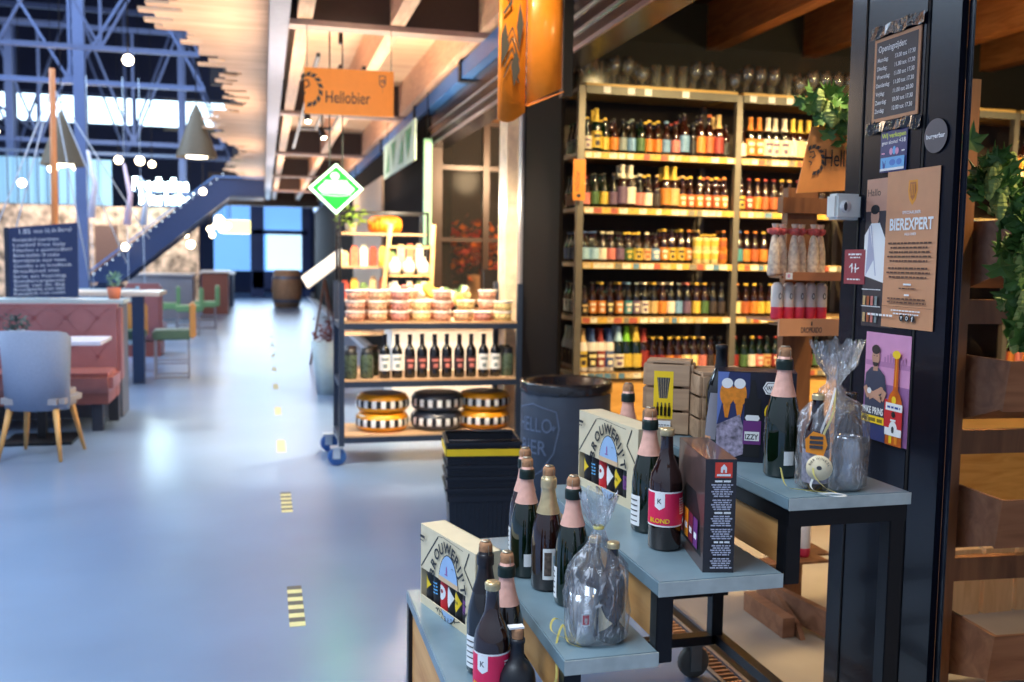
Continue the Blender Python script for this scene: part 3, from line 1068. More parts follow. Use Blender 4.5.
# --- the two cream gift cartons with the brewery arch
def arch_box(label, x, y, z, rz, which, W=.36, Hh=.24, D=.08):
    t = thing('gift_carton', label, 'carton', (x, y, z), rz, 'cream gift cartons on the display stand')
    card = plain('cream_carton', C8(216, 200, 166), .55, var=.03)
    inner = plain('carton_shadow', C8(60, 52, 44), .8)
    # local: face at y=0 looking -Y, x 0..W; window band cut through the front
    b0, b1 = .026, .108
    m = MB()
    m.b2(0, W, 0, .003, 0, b0, card); m.b2(0, W, 0, .003, b1, Hh, card)
    m.b2(0, .004, 0, .003, b0, b1, card); m.b2(W * .84, W, 0, .003, b0, b1, card)
    m.b2(0, .003, .003, D, 0, Hh, card); m.b2(W - .003, W, .003, D, 0, Hh, card)
    m.b2(0.003, W - .003, .003, D, Hh - .003, Hh, card); m.b2(0, W, D - .003, D, 0, Hh, card)
    m.b2(0.003, W - .003, .003, D, 0, .003, card)
    m.build('carton', None, t)
    p = Panel(step=.0003)
    k = black_m
    cx_ = W * .54
    p.line([(.004, b1 + .004), (.115, Hh - .012)], .0052, k)
    p.line([(.115, Hh - .010), (.150, Hh - .005), (W - .07, Hh - .012)], .0012, k)
    p.line([(W - .012, b1 + .03), (W - .062, Hh - .058), (W - .035, Hh - .008)], .0052, k)
    ex = [(cx_ - .118 * math.cos(math.radians(q)), .085 - .075 * math.sin(math.radians(q))) for q in range(8, 176, 12)]
    p.line(ex, .0025, k)
    p.ell(cx_, .095, .062, .098, k, 28); p.ell(cx_, .095, .059, .095, plain('sky_arch', C8(150, 180, 214), .5), 28)
    p.poly([(cx_ - .060, .106), (cx_ + .060, .106), (cx_ + .058, .122), (cx_ - .058, .122)], plain('sand_arch', C8(214, 180, 140), .5))
    p.ell(cx_ - .010, .146, .004, .013, plain('violet_art', C8(150, 90, 150), .5)); p.rect(cx_ - .02, cx_ - .003, .132, .136, plain('violet_art', C8(150, 90, 150), .5))
    p.line([(cx_ + .02, .158), (cx_ + .026, .162), (cx_ + .032, .158)], .001, k)
    p.arctext("BROUWERIJ'T IJ", cx_, .085, .088, .043, k, 166, -8, .028, ry=.112)
    p.scribble(.010, .045, Hh - .036, .010, k, seed=2); p.scribble(.010, .034, Hh - .046, .005, dark_grey, seed=5)
    p.arctext('AMSTERDAM', cx_, .080, .092, .020, k, 222, 318, .01, ry=.062)
    # remove the print where the carton is cut open
    bm_ = p.mb.bm
    for f in [f for f in bm_.faces if b0 + .001 < f.calc_center_median().z < b1 - .001 and f.calc_center_median().x < W * .83]:
        if max(v.co.z for v in f.verts) - min(v.co.z for v in f.verts) < .06:
            bm_.faces.remove(f)
    bmesh.ops.bisect_plane(bm_, geom=bm_.verts[:] + bm_.edges[:] + bm_.faces[:], plane_co=(0, 0, b1), plane_no=(0, 0, 1))
    bmesh.ops.bisect_plane(bm_, geom=bm_.verts[:] + bm_.edges[:] + bm_.faces[:], plane_co=(0, 0, b0), plane_no=(0, 0, 1))
    bmesh.ops.bisect_plane(bm_, geom=bm_.verts[:] + bm_.edges[:] + bm_.faces[:], plane_co=(W * .84, 0, 0), plane_no=(1, 0, 0))
    kill = [f for f in bm_.faces if b0 < f.calc_center_median().z < b1 and f.calc_center_median().x < W * .84]
    for f in kill:
        bm_.faces.remove(f)
    p.build('front_print', t)
    # the bottles seen through the window
    art = [('yellow', yellow_m, black_m), ('dark', black_m, ltblue_m), ('red', red_m, white_m), ('white', white_m, black_m), ('golden', yellow_m, black_m), ('purple', plain('purple_label', C8(110, 50, 120), .5), white_m)]
    nm = ('yellow arrow', 'dark lettered', 'red and white', 'white diamond', 'yellow diamond', 'purple')
    n = 6
    for i in range(n):
        c, k1, k2 = art[i]
        xx = .029 + i * (W * .84 - .01) / n + .002
        m = MB(); m.lathe([(0, 0), (.024, 0), (.0255, .006), (.0255, .136), (.022, .156), (.012, .176), (.010, .211), (0, .212)], 20, GL['brown'])
        cs, sn = math.cos(rz), math.sin(rz)
        o = m.build('beer_bottle', None, None, (x + xx * cs - .035 * sn, y + xx * sn + .035 * cs, z + .004), (0, 0, rz))
        tag(o, 'bottle with %s label in the window of the %s cream gift carton' % (nm[i], which), 'bottle')
        q = Panel(step=.0003)
        q.rect(-.025, .025, b0 - .02, b1 + .02, black_m if i != 2 else red_m)
        zc = (b0 + b1) / 2
        if i == 2:
            q.ell(0, zc, .017, .022, white_m); q.ell(.002, zc + .004, .006, .006, red_m); q.ell(.002, zc + .004, .003, .003, black_m)
        elif i == 1:
            for kk in range(4):
                q.scribble(-.014, .014, zc - .018 + kk * .010, .006, ltblue_m, seed=kk)
        elif i in (0, 4):
            q.poly([(-.014, zc - .026), (.016, zc - .002), (-.012, zc + .028)] if i == 0 else [(-.022, zc), (0, zc - .030), (.022, zc), (0, zc + .030)], yellow_m)
            if i == 4:
                q.text('IPA', 0, zc - .006, .014, black_m, 'c', .01)
        elif i == 3:
            q.poly([(-.022, zc), (0, zc - .032), (.022, zc), (0, zc + .030)], white_m)
        else:
            q.rect(-.012, .012, zc - .02, zc + .02, k1)
        q.bend(.0262)
        for v in q.mb.bm.verts:
            v.co.z -= .004
        q.build('label', o)
    return t


arch_box('cream six bottle gift carton on the broad shelf, the higher of the two', .970, 2.845, .69, math.radians(-82), 'higher', .37)
arch_box('cream six bottle gift carton on the lowest step, the lower of the two', .446, 2.74, .38, math.radians(-74), 'lower', .34)

# --- tall dark carton with the small print side on the broad shelf
t = thing('beer_carton', 'dark upright carton with red logo and small white print on the broad shelf', 'carton', (.974, 1.957, .69), math.radians(-12))
blk = plain('charcoal_carton', C8(44, 42, 48), .4, var=.05)
brn = plain('sheen_brown_carton', C8(88, 66, 62), .3, var=.3, scale=14, coat=.4)
m = MB(); m.b2(0, .072, 0, .27, 0, .265, blk); m.build('carton', None, t)
m = MB(); m.b2(0, .072, 0.0, .27, .265, .2655, brn); m.build('top_flap', None, t)
p = Panel(step=.0003)
rl = plain('logo_red', C8(226, 66, 48), .5)
p.rect(.022, .062, .222, .258, rl)
p.poly([(.035, .234), (.049, .234), (.049, .246), (.042, .254), (.035, .246)], white_m); p.rect(.040, .044, .234, .241, rl); p.rect(.026, .058, .226, .231, white_m)
z = .212
for blk_i, (nl, hd) in enumerate(((6, 1), (5, 0), (5, 1), (5, 0), (5, 1), (5, 0))):
    if hd:
        p.scribble(.022, .060, z, .006, white_m, seed=blk_i); z -= .0075
    for k in range(nl):
        ind = .003 * ((k * 7 + blk_i) % 3)
        p.scribble(.014 + ind, .064 - ind, z, .0040, plain('small_print', C8(190, 190, 205), .5), seed=blk_i * 10 + k); z -= .0052
    z -= .004
p.build('side_print', t)
# long face to the left with its open window of bottles
q = Panel(step=.0004)
q.rect(-.27, 0, 0, .265, brn)
q.poly([(-.25, .03), (-.02, .03), (-.035, .12), (-.08, .17), (-.18, .17), (-.235, .12)], black_m)
for i, c in enumerate((red_m, orange_m, plain('wine_label', C8(120, 30, 60), .5), plain('purple_label', C8(110, 50, 120), .5))):
    q.rect(-.235 + i * .05, -.195 + i * .05, .04, .11, c); q.rect(-.228 + i * .05, -.204 + i * .05, .06, .075, white_m)
q.build('long_face_print', t, None, (0, 0, -PI / 2))

# --- black carton with glasses picture on the top shelf
t = thing('beer_carton', 'black carton picturing beer glasses and a purple label bottle on the top shelf', 'carton', (1.190, 2.335, .865), math.radians(-27))
W, Hh, D = .205, .245, .10
m = MB(); m.b2(0, W, 0, D, 0, Hh, plain('navy_black_carton', C8(24, 24, 38), .35)); m.build('carton', None, t)
p = Panel(step=.0003)
p.rect(0, .085, .10, Hh, plain('navy_print', C8(40, 48, 92), .4))
p.poly([(0.0, .10), (.03, .245), (0, .245)], plain('blue_edge_print', C8(100, 120, 180), .4))
amber = plain('amber_beer_print', C8(226, 134, 30), .4, var=.2, scale=60)
for gx in (.025, .058):
    p.ell(gx, .185, .019, .033, amber); p.ell(gx, .214, .015, .014, white_m); p.poly([(gx - .01, .155), (gx + .01, .155), (gx + .004, .120), (gx - .004, .120)], amber)
p.poly([(0, .10), (.06, .13), (.09, .03), (.02, .0), (0, .03)], plain('tile_print', C8(150, 140, 160), .5, var=.7, scale=70))
p.rect(.072, .115, .015, .175, black_m); p.poly([(.082, .175), (.105, .175), (.099, .225), (.089, .225)], black_m)
p.rect(.070, .117, .05, .115, plain('purple_label', C8(110, 50, 120), .5)); p.rect(.074, .113, .06, .085, white_m); p.text('IZZY', .0935, .064, .020, black_m, 'c', .02, width=.034)
p.poly([(.078, .115), (.109, .115), (.113, .122), (.109, .130), (.078, .130), (.074, .122)], white_m)
for o_, mm in ((.0, white_m), (.003, black_m), (.0045, white_m)):
    p.poly([(.118 + o_, .205), (.127 + o_, .222 - o_), (.185 - o_, .222 - o_), (.194 - o_, .205), (.185 - o_, .188 + o_), (.127 + o_, .188 + o_)], mm)
p.text('VANDESTREEK', .156, .200, .016, black_m, 'c', .02, width=.058)
p.ell(.150, .140, .026, .028, yellow_m); p.ell(.150, .140, .019, .021, plain('leaf_green', C8(60, 130, 50), .5)); p.ell(.150, .140, .010, .012, yellow_m)
p.build('front_print', t)
m = MB(); m.b2(-.001, W + .001, -.001, D + .001, Hh, Hh + .002, plain('navy_black_carton', C8(24, 24, 38), .35)); m.build('lid', None, t)


# --- two weathered crates
def crate(label, x, y, z, rz, W, D, Hh, poster=False):
    t = thing('wooden_crate', label, 'crate', (x, y, z), rz)
    m = MB()
    for (a, b) in ((0, 0), (W - .02, 0), (0, D - .02), (W - .02, D - .02)):
        m.b2(a, a + .02, b, b + .02, 0, Hh - .001)
    m.build('corner_posts', crate_w, t)
    n = 3
    hs = Hh / n
    for k in range(n):
        for (a, b, c_, d_, nm) in ((0.0, W, -.010, -.0005, 0), (0, W, D + .0005, D + .010, 0), (-.010, -.0005, 0, D, 1), (W + .0005, W + .010, 0, D, 1)):
            m = MB(); m.b2(a, b, c_, d_, k * hs + .004, (k + 1) * hs - .004, bevel=.0015); m.build('slat', crate_w, t)
    m = MB(); m.b2(.0, W, 0, D, 0.001, .01); m.build('base_board', crate_w, t)
    m = MB(); m.b2(.0, W, .0, D * .98, Hh, Hh + .008); m.build('top_board', crate_w, t)
    if poster:
        p = Panel(y0=-.0105, step=.0003)
        p.rect(.025, .085, .05, .20, yellow_m); p.poly([(.035, .18), (.075, .18), (.068, .115), (.042, .115)], dark_grey)
        for k in range(5):
            p.line([(.038 + k * .008, .18), (.044 + k * .0055, .115)], .0012, GOLDF)
        for k, c in enumerate((GL['brown'], GL['green'], GL['brown'], GL['green'])):
            p.rect(.034 + k * .012, .042 + k * .012, .06, .088, c); p.rect(.036 + k * .012, .040 + k * .012, .088, .102, c)
        p.rect(.035, .08, .018, .045, white_m); p.scribble(.04, .076, .03, .004, dark_grey, 3); p.scribble(.04, .076, .024, .003, dark_grey, 4)
        p.build('bottle_poster', t)
    return t


crate('weathered slatted crate with a yellow beer glass poster on its front', 1.160, 2.76, .865, math.radians(-30), .135, .09, .225, True)
crate('weathered slatted crate without poster behind the tall black bottle', 1.275, 2.60, .865, math.radians(-8), .17, .20, .20)

# ================================================================ beer shelf
grey_frame = plain('grey_shelf_frame', C8(112, 106, 96), 0.45, 0.4)
shelf_edge = plain('yellow_wood_edge', C8(214, 176, 98), 0.5)
bs = thing('beer_shelf', 'tall grey steel beer shelving with timber boards and drawers', 'shelving', (0, 0, 0))
XS = [2.02, 3.155, 4.29, 5.425, 6.56]
ZS = [2.126, 1.765, 1.40, 1.035, .66]
for x in XS:
    for y in (6.0, 6.55):
        m = MB(); m.b2(x - .022, x + .022, y, y + .045, 0, 2.55); m.build('post', grey_frame, bs)
for x0, x1 in zip(XS, XS[1:]):
    for i, z in enumerate(ZS):
        m = MB(); m.b2(x0 + .023, x1 - .023, 6.012, 6.58, z - .022, z, wood('shelf_dark_wood', C8(110, 84, 58), C8(140, 108, 74), axis='x')); m.build('shelf_board', None, bs)
    m = MB(); m.b2(x0 + .023, x1 - .023, 5.995, 6.6, 2.55, 2.568, shelf_edge); m.build('top_board', None, bs)
    m = MB(); m.b2(x0 + .023, x1 - .023, 5.99, 6.0, 2.50, 2.55, plain('steel_rail', C8(112, 110, 98), .5, .2)); m.build('top_rail', None, bs)
    m = MB()
    for k in range(2):
        m.b2(x0 + .03, x1 - .03, 6.02, 6.04, .03 + k * .29, .31 + k * .29, wood('drawer_pine', C8(206, 150, 70), C8(228, 176, 98), axis='x'))
    m.build('drawer_front', None, bs)
    m = MB(); m.b2(x0 + .03, x1 - .03, 6.57, 6.585, .6, 2.55, plain('shelf_back', C8(62, 50, 40), .7)); m.build('back_panel', None, bs)
for z in ZS + [2.55]:
    m = MB(); m.b2(2.005, 2.035, 6.046, 6.549, z - .03, z - .004)
    m.build('side_rail', grey_frame, bs)
# price strips
tickets = [plain('ticket_%s' % n, c, .5, var=.02) for n, c in (('white', C8(226, 218, 196)), ('yellow', C8(214, 170, 70)), ('blue', C8(90, 130, 160)), ('cream', C8(206, 184, 140)), ('grey', C8(130, 124, 108)), ('red', C8(176, 86, 66)))]
rt = random.Random(4)
for x0, x1 in zip(XS, XS[1:]):
    for z in ZS:
        p = Panel(step=.0003)
        p.rect(x0 + .024, x1 - .024, z - .044, z - .002, plain('strip_yellow', C8(206, 166, 84), .5))
        x = x0 + .03
        while x < x1 - .07:
            wd = rt.uniform(.035, .06)
            c = rt.choice([0, 0, 0, 0, 1, 1, 2, 3, 3, 4, 5, 0])
            p.rect(x, x + wd, z - .041, z - .006, tickets[c]); p.rect(x + .006, x + wd * .55, z - .016, z - .012, dark_grey)
            x += wd + rt.uniform(.0, .02)
        p.build('price_strip', bs, (0, 5.995, 0))
# a few tickets of the top rail
for i, x in enumerate((2.16, 2.33, 2.45, 2.72, 3.22, 3.36, 3.5, 3.63, 3.85)):
    p = Panel(step=.001); p.rect(x, x + .05, 2.505, 2.548, white_m); p.build('price_ticket', bs, (0, 5.988, 0))

LC = {
    'y': C8(206, 176, 70), 'o': C8(204, 126, 50), 'O': C8(168, 88, 46), 'w': C8(226, 216, 196), 'b': C8(110, 150, 190), 'B': C8(56, 84, 140),
    'g': C8(74, 106, 62), 'p': C8(206, 120, 110), 'v': C8(108, 86, 110), 't': C8(60, 130, 140), 'n': C8(200, 166, 110), 'd': C8(56, 46, 44),
    'r': C8(140, 44, 40), 'c': C8(232, 214, 150), 'm': C8(128, 140, 140), 'L': C8(158, 196, 220), 'k': C8(20, 20, 22), 'G': C8(120, 190, 40)}
NMC = {'y': 'yellow', 'o': 'orange', 'O': 'rust orange', 'w': 'off-white', 'b': 'grey blue', 'B': 'blue', 'g': 'green', 'p': 'pink', 'v': 'mauve',
       't': 'teal', 'n': 'tan', 'd': 'dark', 'r': 'red', 'c': 'cream', 'm': 'grey', 'L': 'light blue', 'k': 'black', 'G': 'lime'}
LM = {k: plain('beer_label_' + NMC[k].replace(' ', '_'), v, .5, var=.10, scale=60) for k, v in LC.items()}
ORD = ['first', 'second', 'third', 'fourth', 'fifth', 'sixth', 'seventh', 'eighth', 'ninth', 'tenth', 'eleventh', 'twelfth', 'thirteenth', 'fourteenth', 'fifteenth', 'sixteenth', 'seventeenth', 'eighteenth', 'nineteenth', 'twentieth']
ROWN = ['top', 'second', 'middle', 'fourth', 'bottom']
# kind codes: L longneck, S stubby, T tall, C champagne ; glass b brown g green k black w white
KIND = {'L': 'longneck', 'S': 'stubby', 'T': 'tall', 'C': 'champ'}
GLS = {'b': 'brown', 'g': 'green', 'k': 'black', 'w': 'white'}
GNAME = {'b': 'brown', 'g': 'green', 'k': 'black', 'w': 'white'}


def shelf_bottle(code, x, y, z, label, group, parts=True):
    kd, gl, cap, lab = KIND[code[0]], GLS[code[1]], code[2], code[3]
    o = inst('beer_bottle', body_mesh(kd, gl, 12), None, (x, y, z + .0005), 0)
    tag(o, label, 'bottle', group)
    if cap in 'yowGBrnL' and code[0] in 'CT' or (len(code) > 4 and code[4] == 'f'):
        z0 = {'champ': .205, 'tall': .20, 'longneck': .165, 'stubby': .15}[kd]
        inst('foil', foil_mesh(kd, LM[cap], z0, 12), o)
    else:
        inst('crown_cap', foil_mesh(kd, LM[cap], PROF[kd]['neck'], 10, ext=.001), o)
    if parts:
        hh = {'champ': (.03, .12), 'tall': (.03, .14), 'longneck': (.022, .105), 'stubby': (.02, .095)}[kd]
        acc = {'w': 'v', 'y': 'd', 'o': 'w', 'O': 'w', 'L': 'w', 'B': 'w', 'r': 'w', 'd': 'c', 'k': 'n', 'c': 'r', 'n': 'O', 'p': 'w', 'v': 'w', 't': 'w', 'g': 'y', 'm': 'w', 'b': 'w', 'G': 'w'}[lab]
        inst('label', label_mesh(kd, LM[lab], hh[0], hh[1], 10, 1.9, LM[acc] if int(x * 97 + z * 31) % 3 == 0 else None), o)
    return o


BAY1 = [
    'Lkyw Tgyyf Lgyy Lbko Lkkm Lkmb Lgkg Lbyo Lbyo Lbbb Lbrp Tbkb Lkkk Tbko TbOO Tbnr Lbkk',
    'Sbrp Lgkg Lgky Lkdv Tbwv Tbww Lkwp Lbyw Lbnd Tbyo Tbyn Lbno LbyO Lbyo LbOO LbyO Lboo',
    'SbBL SbBL Sbww Sbwp Sbkv Sbyg Sbyy Sbwn Sbkb Lbyo Lbky Lbyy Lboo Lbnn Sbyo Sbyc Lboo',
    'Sbkk Lbko Lbyo Lbkd Lbyo Lkbt Lkmv Lkww Lkyn Lbwo Lkww Lkmb Lkpv Lbyy Lbyg Lkkd Lkkd',
    'Tway TwBdf Twrrf TwBBf CgLw CgGy Cgyy Tbrr Lbyr Lbyr Lbyo LbyO Lbyc Lbyc Lbnp Lbkd Lkko']
BAY2 = [
    'Lbkw Tkook Tkook Tkwwk Tkwwk TkwwC Tbyw Tbyc Tbyw Tbyc Tbyw',
    'Lbky Lbrr Lboo LbrO LbrO Lbyo Lbno LbrO LbLy Lbyc Lbkd',
    'LbBt Lboo LboO Lbyo Lbkd Lbkk Lbkd Lbkk Lboo Lbkd Lbkd',
    'Lboc LbyO Lbyo Lbky Lbyy Lbkg Lbyy Lbyn Lbky Lbkd Lbyy',
    'Lgrr Lgkg Lgyw Lgrp Lgkn Lgrr Lgyg Lgkw Lgrn Lgrr Lgkg']
BAY4 = ['Lbyc Lbyo Lbky LbrO Lbyy Lbkd Lbyc Lbyn Lbko', 'Lbyo Lbky LbrO Lbyy Lbkd Lbyc Lbyn Lbko Lboo', 'Lbrr Lbyy Lbko Lbrr Lbyo Lbky LbrO Lbyc Lbkd',
        'Lbky Lboo Lbrr LbyO Lbyn Lbyy Lbkd Lbrr Lbko', 'Lgrr Lbyr Lbko Lgrp Lbyo Lbkd Lgrr Lbyc Lbyo']


def fix(c):
    c = c.replace('a', 'n')
    while len(c) < 4:
        c += 'k'
    if c[3] == 'C':
        c = c[:3] + 'w'
    return c


rj = random.Random(11)
for bay, (x0, rows, nm_, pitch) in enumerate(((XS[0], BAY1, 'left bay', .0632), (XS[1], BAY2, 'right bay', .064), (XS[3] - .16, BAY4, 'far right bay', .066))):
    for r, row in enumerate(rows):
        codes = [fix(c) for c in row.split()]
        for i, c in enumerate(codes):
            dy = rj.uniform(0, .02)
            x = x0 + .062 + i * pitch + (.10 if bay == 2 else 0) + (.0 if bay else 0)
            if bay == 2 and abs(x - XS[3]) < .055:
                continue
            h = {'L': '', 'S': 'small ', 'T': 'tall ', 'C': 'corked '}[c[0]]
            lab = '%s%s bottle, %s label, %s from left post, %s shelf, %s' % (h, GNAME[c[1]], NMC[c[3]], ORD[i], ROWN[r], nm_)
            shelf_bottle(c, x, 6.065 + dy, ZS[r], lab, 'beer bottles on the shelving')
# second rank behind, left bay
for r, row in enumerate(BAY1):
    codes = [fix(c) for c in row.split()]
    for i in range(0, 17):
        if (i + r) % 5 == 4:
            continue
        c = codes[i]
        x = XS[0] + .07 + i * .0632
        shelf_bottle(c, x, 6.165, ZS[r], '%s bottle behind the front row, %s from the left, %s shelf' % (GNAME[c[1]], ORD[i], ROWN[r]), 'beer bottles on the shelving')
# bottles seen through the open left end
for r, c in enumerate(('Lkkw', 'Lkkp', 'SkBB', 'Lkkw', 'Twwdf')):
    for k in range(3):
        shelf_bottle(c, XS[0] + .062, 6.245 + k * .085, ZS[r], '%s bottle %s from the front along the open left end, %s shelf' % (GNAME[c[1]], ORD[k + 2], ROWN[r]), 'beer bottles at the open end of the shelving')
# small gold and white tubs stacked on the middle shelf
k = 0
for col in range(4):
    for lv in range(2):
        m = MB(); m.lathe([(0, 0), (.024, 0), (.028, .004), (.030, .075), (.031, .078), (.031, .088), (0, .088)], 14, LM['c'] if col < 3 else LM['o'])
        m.lathe([(.0306, .03), (.0312, .068)], 14, LM['y'] if col < 3 else LM['O'])
        o = m.build('paper_cup', None, None, (XS[0] + .062 + (12.6 + col) * .0632, 6.10 - .075, ZS[2] + .0005 + lv * .0885))
        tag(o, '%s cup, %s column, %s row of the small stack on the middle shelf' % ('amber' if col == 3 else 'gold and white', ORD[col], ('lower', 'upper')[lv]), 'cup', 'cups on the middle shelf')

# glasses on the top board behind a glass screen
gm = clear('beer_glass_warm', (0.86, 0.80, 0.60), 0.36, 0.13, rim=.6)  # white share imitates highlights on the glasses


def glass_mesh(kind):
    def f():
        m = MB()
        if kind == 0:
            m.lathe([(.034, 0), (.034, .003), (.005, .006), (.005, .07), (.024, .09), (.042, .12), (.044, .15), (.036, .195), (.0375, .20), (.042, .15), (.040, .12), (0, .09)], 12)
        elif kind == 1:
            m.lathe([(.030, 0), (.030, .012), (.027, .014), (.034, .16), (.036, .16), (.0305, .0)], 12)
        else:
            m.lathe([(.032, 0), (.032, .003), (.006, .008), (.006, .035), (.030, .06), (.043, .09), (.040, .135), (.042, .135), (.045, .09), (.030, .055)], 12)
        return m.build('g', gm)
    return smesh(('bg', kind), f)


GN = ['stemmed tulip glass', 'straight tumbler glass', 'bowl shaped goblet']
for rank in range(2):
    x = 2.07
    i = 0
    while x < 4.2:
        kd = rj.choice((0, 0, 1, 2, 1, 0))
        o = inst('beer_glass', glass_mesh(kd), None, (x, 6.10 + rank * .12, 2.569))
        tag(o, '%s on top of the shelving, %s rank, %s from the left end' % (GN[kd], ('front', 'back')[rank], (ORD + ['twenty-first', 'twenty-second', 'twenty-third', 'twenty-fourth', 'twenty-fifth'])[i]), 'glass', 'beer glasses on top of the shelving')
        i += 1
        x += .095 + rj.uniform(0, .012)
m = MB(); m.b2(2.02, 4.26, 6.02, 6.026, 2.5685, 2.86)
o = m.build('glass_screen', clear('screen_glass', (0.95, 0.96, 0.92), 0.0, 0.01, rim=.06)); tag(o, 'low glass screen in front of the glasses on the shelving', 'glass screen')
# orange hanging card on the left post
t = thing('hanging_card', 'orange card hanging from the left post of the beer shelving', 'card', (1.95, 5.95, 1.80))
m = MB(); m.b2(0, .085, 0, .004, 0, .265, orange_m); m.build('card', None, t)
p = Panel(step=.0005); p.text('Hellobier', .045, .06, .05, black_m, 'l', rot=PI / 2, sx=.7); p.ell(.04, .03, .016, .014, black_m); p.build('print', t)
m = MB(); m.b2(.03, .055, .0, .05, .262, .275); m.build('clip', grey_frame, t)

# ================================================================ cheese and wine trolley
cart_m = plain('trolley_steel', C8(48, 60, 80), .4, .4)
ct = thing('trolley', 'dark steel trolley with timber shelves of cheese wine and tubs', 'trolley', (0, 0, 0))
CX0, CX1, CY0, CY1 = .50, 1.735, 6.02 + .42, 6.44 + .50
for x, y, zt in ((CX0, CY0, 1.24), (CX1, CY0, 1.24), (CX0, CY1, 1.24), (CX1 - .05, CY1, 1.24)):
    m = MB(); m.b2(x - .018, x + .018, y - .018, y + .018, .13, zt); m.build('post', cart_m, ct)
for z in (.20, .58, .975):
    m = MB(); m.b2(CX0 + .019, CX1 - .019, CY0 + .0, CY1 - .0, z - .02, z, shelf_w); m.build('shelf_board', None, ct)
    m = MB(); m.b2(CX0 + .019, CX1 - .019, CY0 - .017, CY0 - .001, z - .05, z - .012); m.b2(CX0 + .019, CX1 - .07, CY1 + .001, CY1 + .017, z - .05, z - .012)
    m.b2(CX0 - .016, CX0 + .016, CY0 + .02, CY1 - .02, z - .05, z - .012); m.build('shelf_frame', cart_m, ct)
bl = plain('blue_wheel', C8(38, 84, 150), .5)
zk = plain('zinc_bracket', C8(170, 186, 205), .35, .6)
for x, y in ((CX0 - .03, CY0 - .0), (CX0 - .05, CY1), (CX1 - .02, CY0)):
    m = MB(); m.b2(x - .045, x + .045, y - .04, y + .04, .118, .13); m.b2(x - .03, x + .02, y - .034, y - .028, .05, .118); m.b2(x - .03, x + .02, y + .028, y + .034, .05, .118)
    f_ = m.build('caster', zk, ct)
    m = MB(); m.lathe([(0, -.02), (.05, -.02), (.062, -.012), (.062, .012), (.05, .02), (0, .02)], 24)
    m.build('wheel', bl, f_, (x, y, .062), (PI / 2, 0, 0))
# cheese wheels
def cheese(x, y, z, base, dark, label):
    t = tag(MB().lathe([(0, 0), (.13, 0), (.165, .008), (.183, .03), (.187, .062), (.183, .096), (.165, .122), (.142, .129), (0, .130)], 40, base).build('cheese_wheel', None, None, (x, y, z)), label, 'cheese', 'cheese wheels on the trolley')
    m = MB()
    n = 36
    for k in range(n):
        a0, a1 = 2 * PI * k / n, 2 * PI * (k + 1) / n
        m.lathe([(.1845, .038), (.1880, .048), (.1885, .062), (.1880, .077), (.1845, .090)], 1, (dark if k % 2 else white_m), arc=(a0, a1))
    m.build('chequered_band', None, t)
    m = MB(); m.lathe([(.138, .1295), (.13, .1312), (0, .1312)], 28, plain('cheese_top_label', C8(120, 110, 112), .5)); m.build('top_label', None, t)


gold_rind = plain('golden_rind', C8(240, 160, 30), .35, coat=.3)
slate_rind = plain('slate_rind', C8(50, 56, 70), .35, coat=.3)
for i, (x, b_, nm2) in enumerate(((.80, gold_rind, 'golden'), (1.19, slate_rind, 'slate grey'), (1.535, gold_rind, 'golden'))):
    for lv in range(2):
        cheese(x + .004 * lv, 6.66, .2005 + lv * .1318, b_, black_m,
               '%s chequered cheese wheel, %s of the %s pair on the lowest trolley shelf' % (nm2, ('lower', 'upper')[lv], ('left', 'middle', 'right')[i]))
# wine
for i in range(10):
    x = .80 + i * .0872
    o = inst('wine_bottle', body_mesh('wine', 'black', 18), None, (x, 6.52 + (.01 if i % 2 else 0), .5805)); light_l = i in (0, 1, 8, 9)
    tag(o, 'dark wine bottle with %s label, %s from the left on the middle trolley shelf' % ('white' if light_l else 'dark', ORD[i]), 'wine bottle', 'wine bottles on the trolley')
    inst('foil', foil_mesh('wine', plain('wine_foil', C8(30, 22, 26), .35), .235, 14), o)
    if light_l:
        inst('label', label_mesh('wine', white_m, .055, .165, 14, 1.4, LM['m']), o)
    else:
        inst('label', label_mesh('wine', plain('wine_dark_label', C8(44, 26, 30), .5), .06, .15, 14, 1.4, LM['p']), o)
# jars at both ends
jg = plain('olive_jar_content', C8(70, 84, 66), .15, var=.5, scale=60, coat=.5)
for i, (x, y) in enumerate(((.565, 6.52), (.68, 6.54), (.585, 6.70), (.74, 6.72), (1.68, 6.56), (1.70, 6.72))):
    m = MB(); m.lathe([(0, 0), (.042, 0), (.046, .006), (.046, .15), (.038, .165), (.036, .17), (0, .17)], 18, jg)
    o = m.build('preserve_jar', None, None, (x, y, .5805)); tag(o, 'black lidded preserve jar, %s at the %s end of the middle trolley shelf' % (ORD[i if i < 4 else i - 4], 'left' if i < 4 else 'right'), 'jar', 'jars on the trolley')
    m = MB(); m.lathe([(.040, .165), (.040, .205), (0, .206)], 18, plain('jar_lid', C8(34, 38, 44), .4)); m.build('lid', None, o)
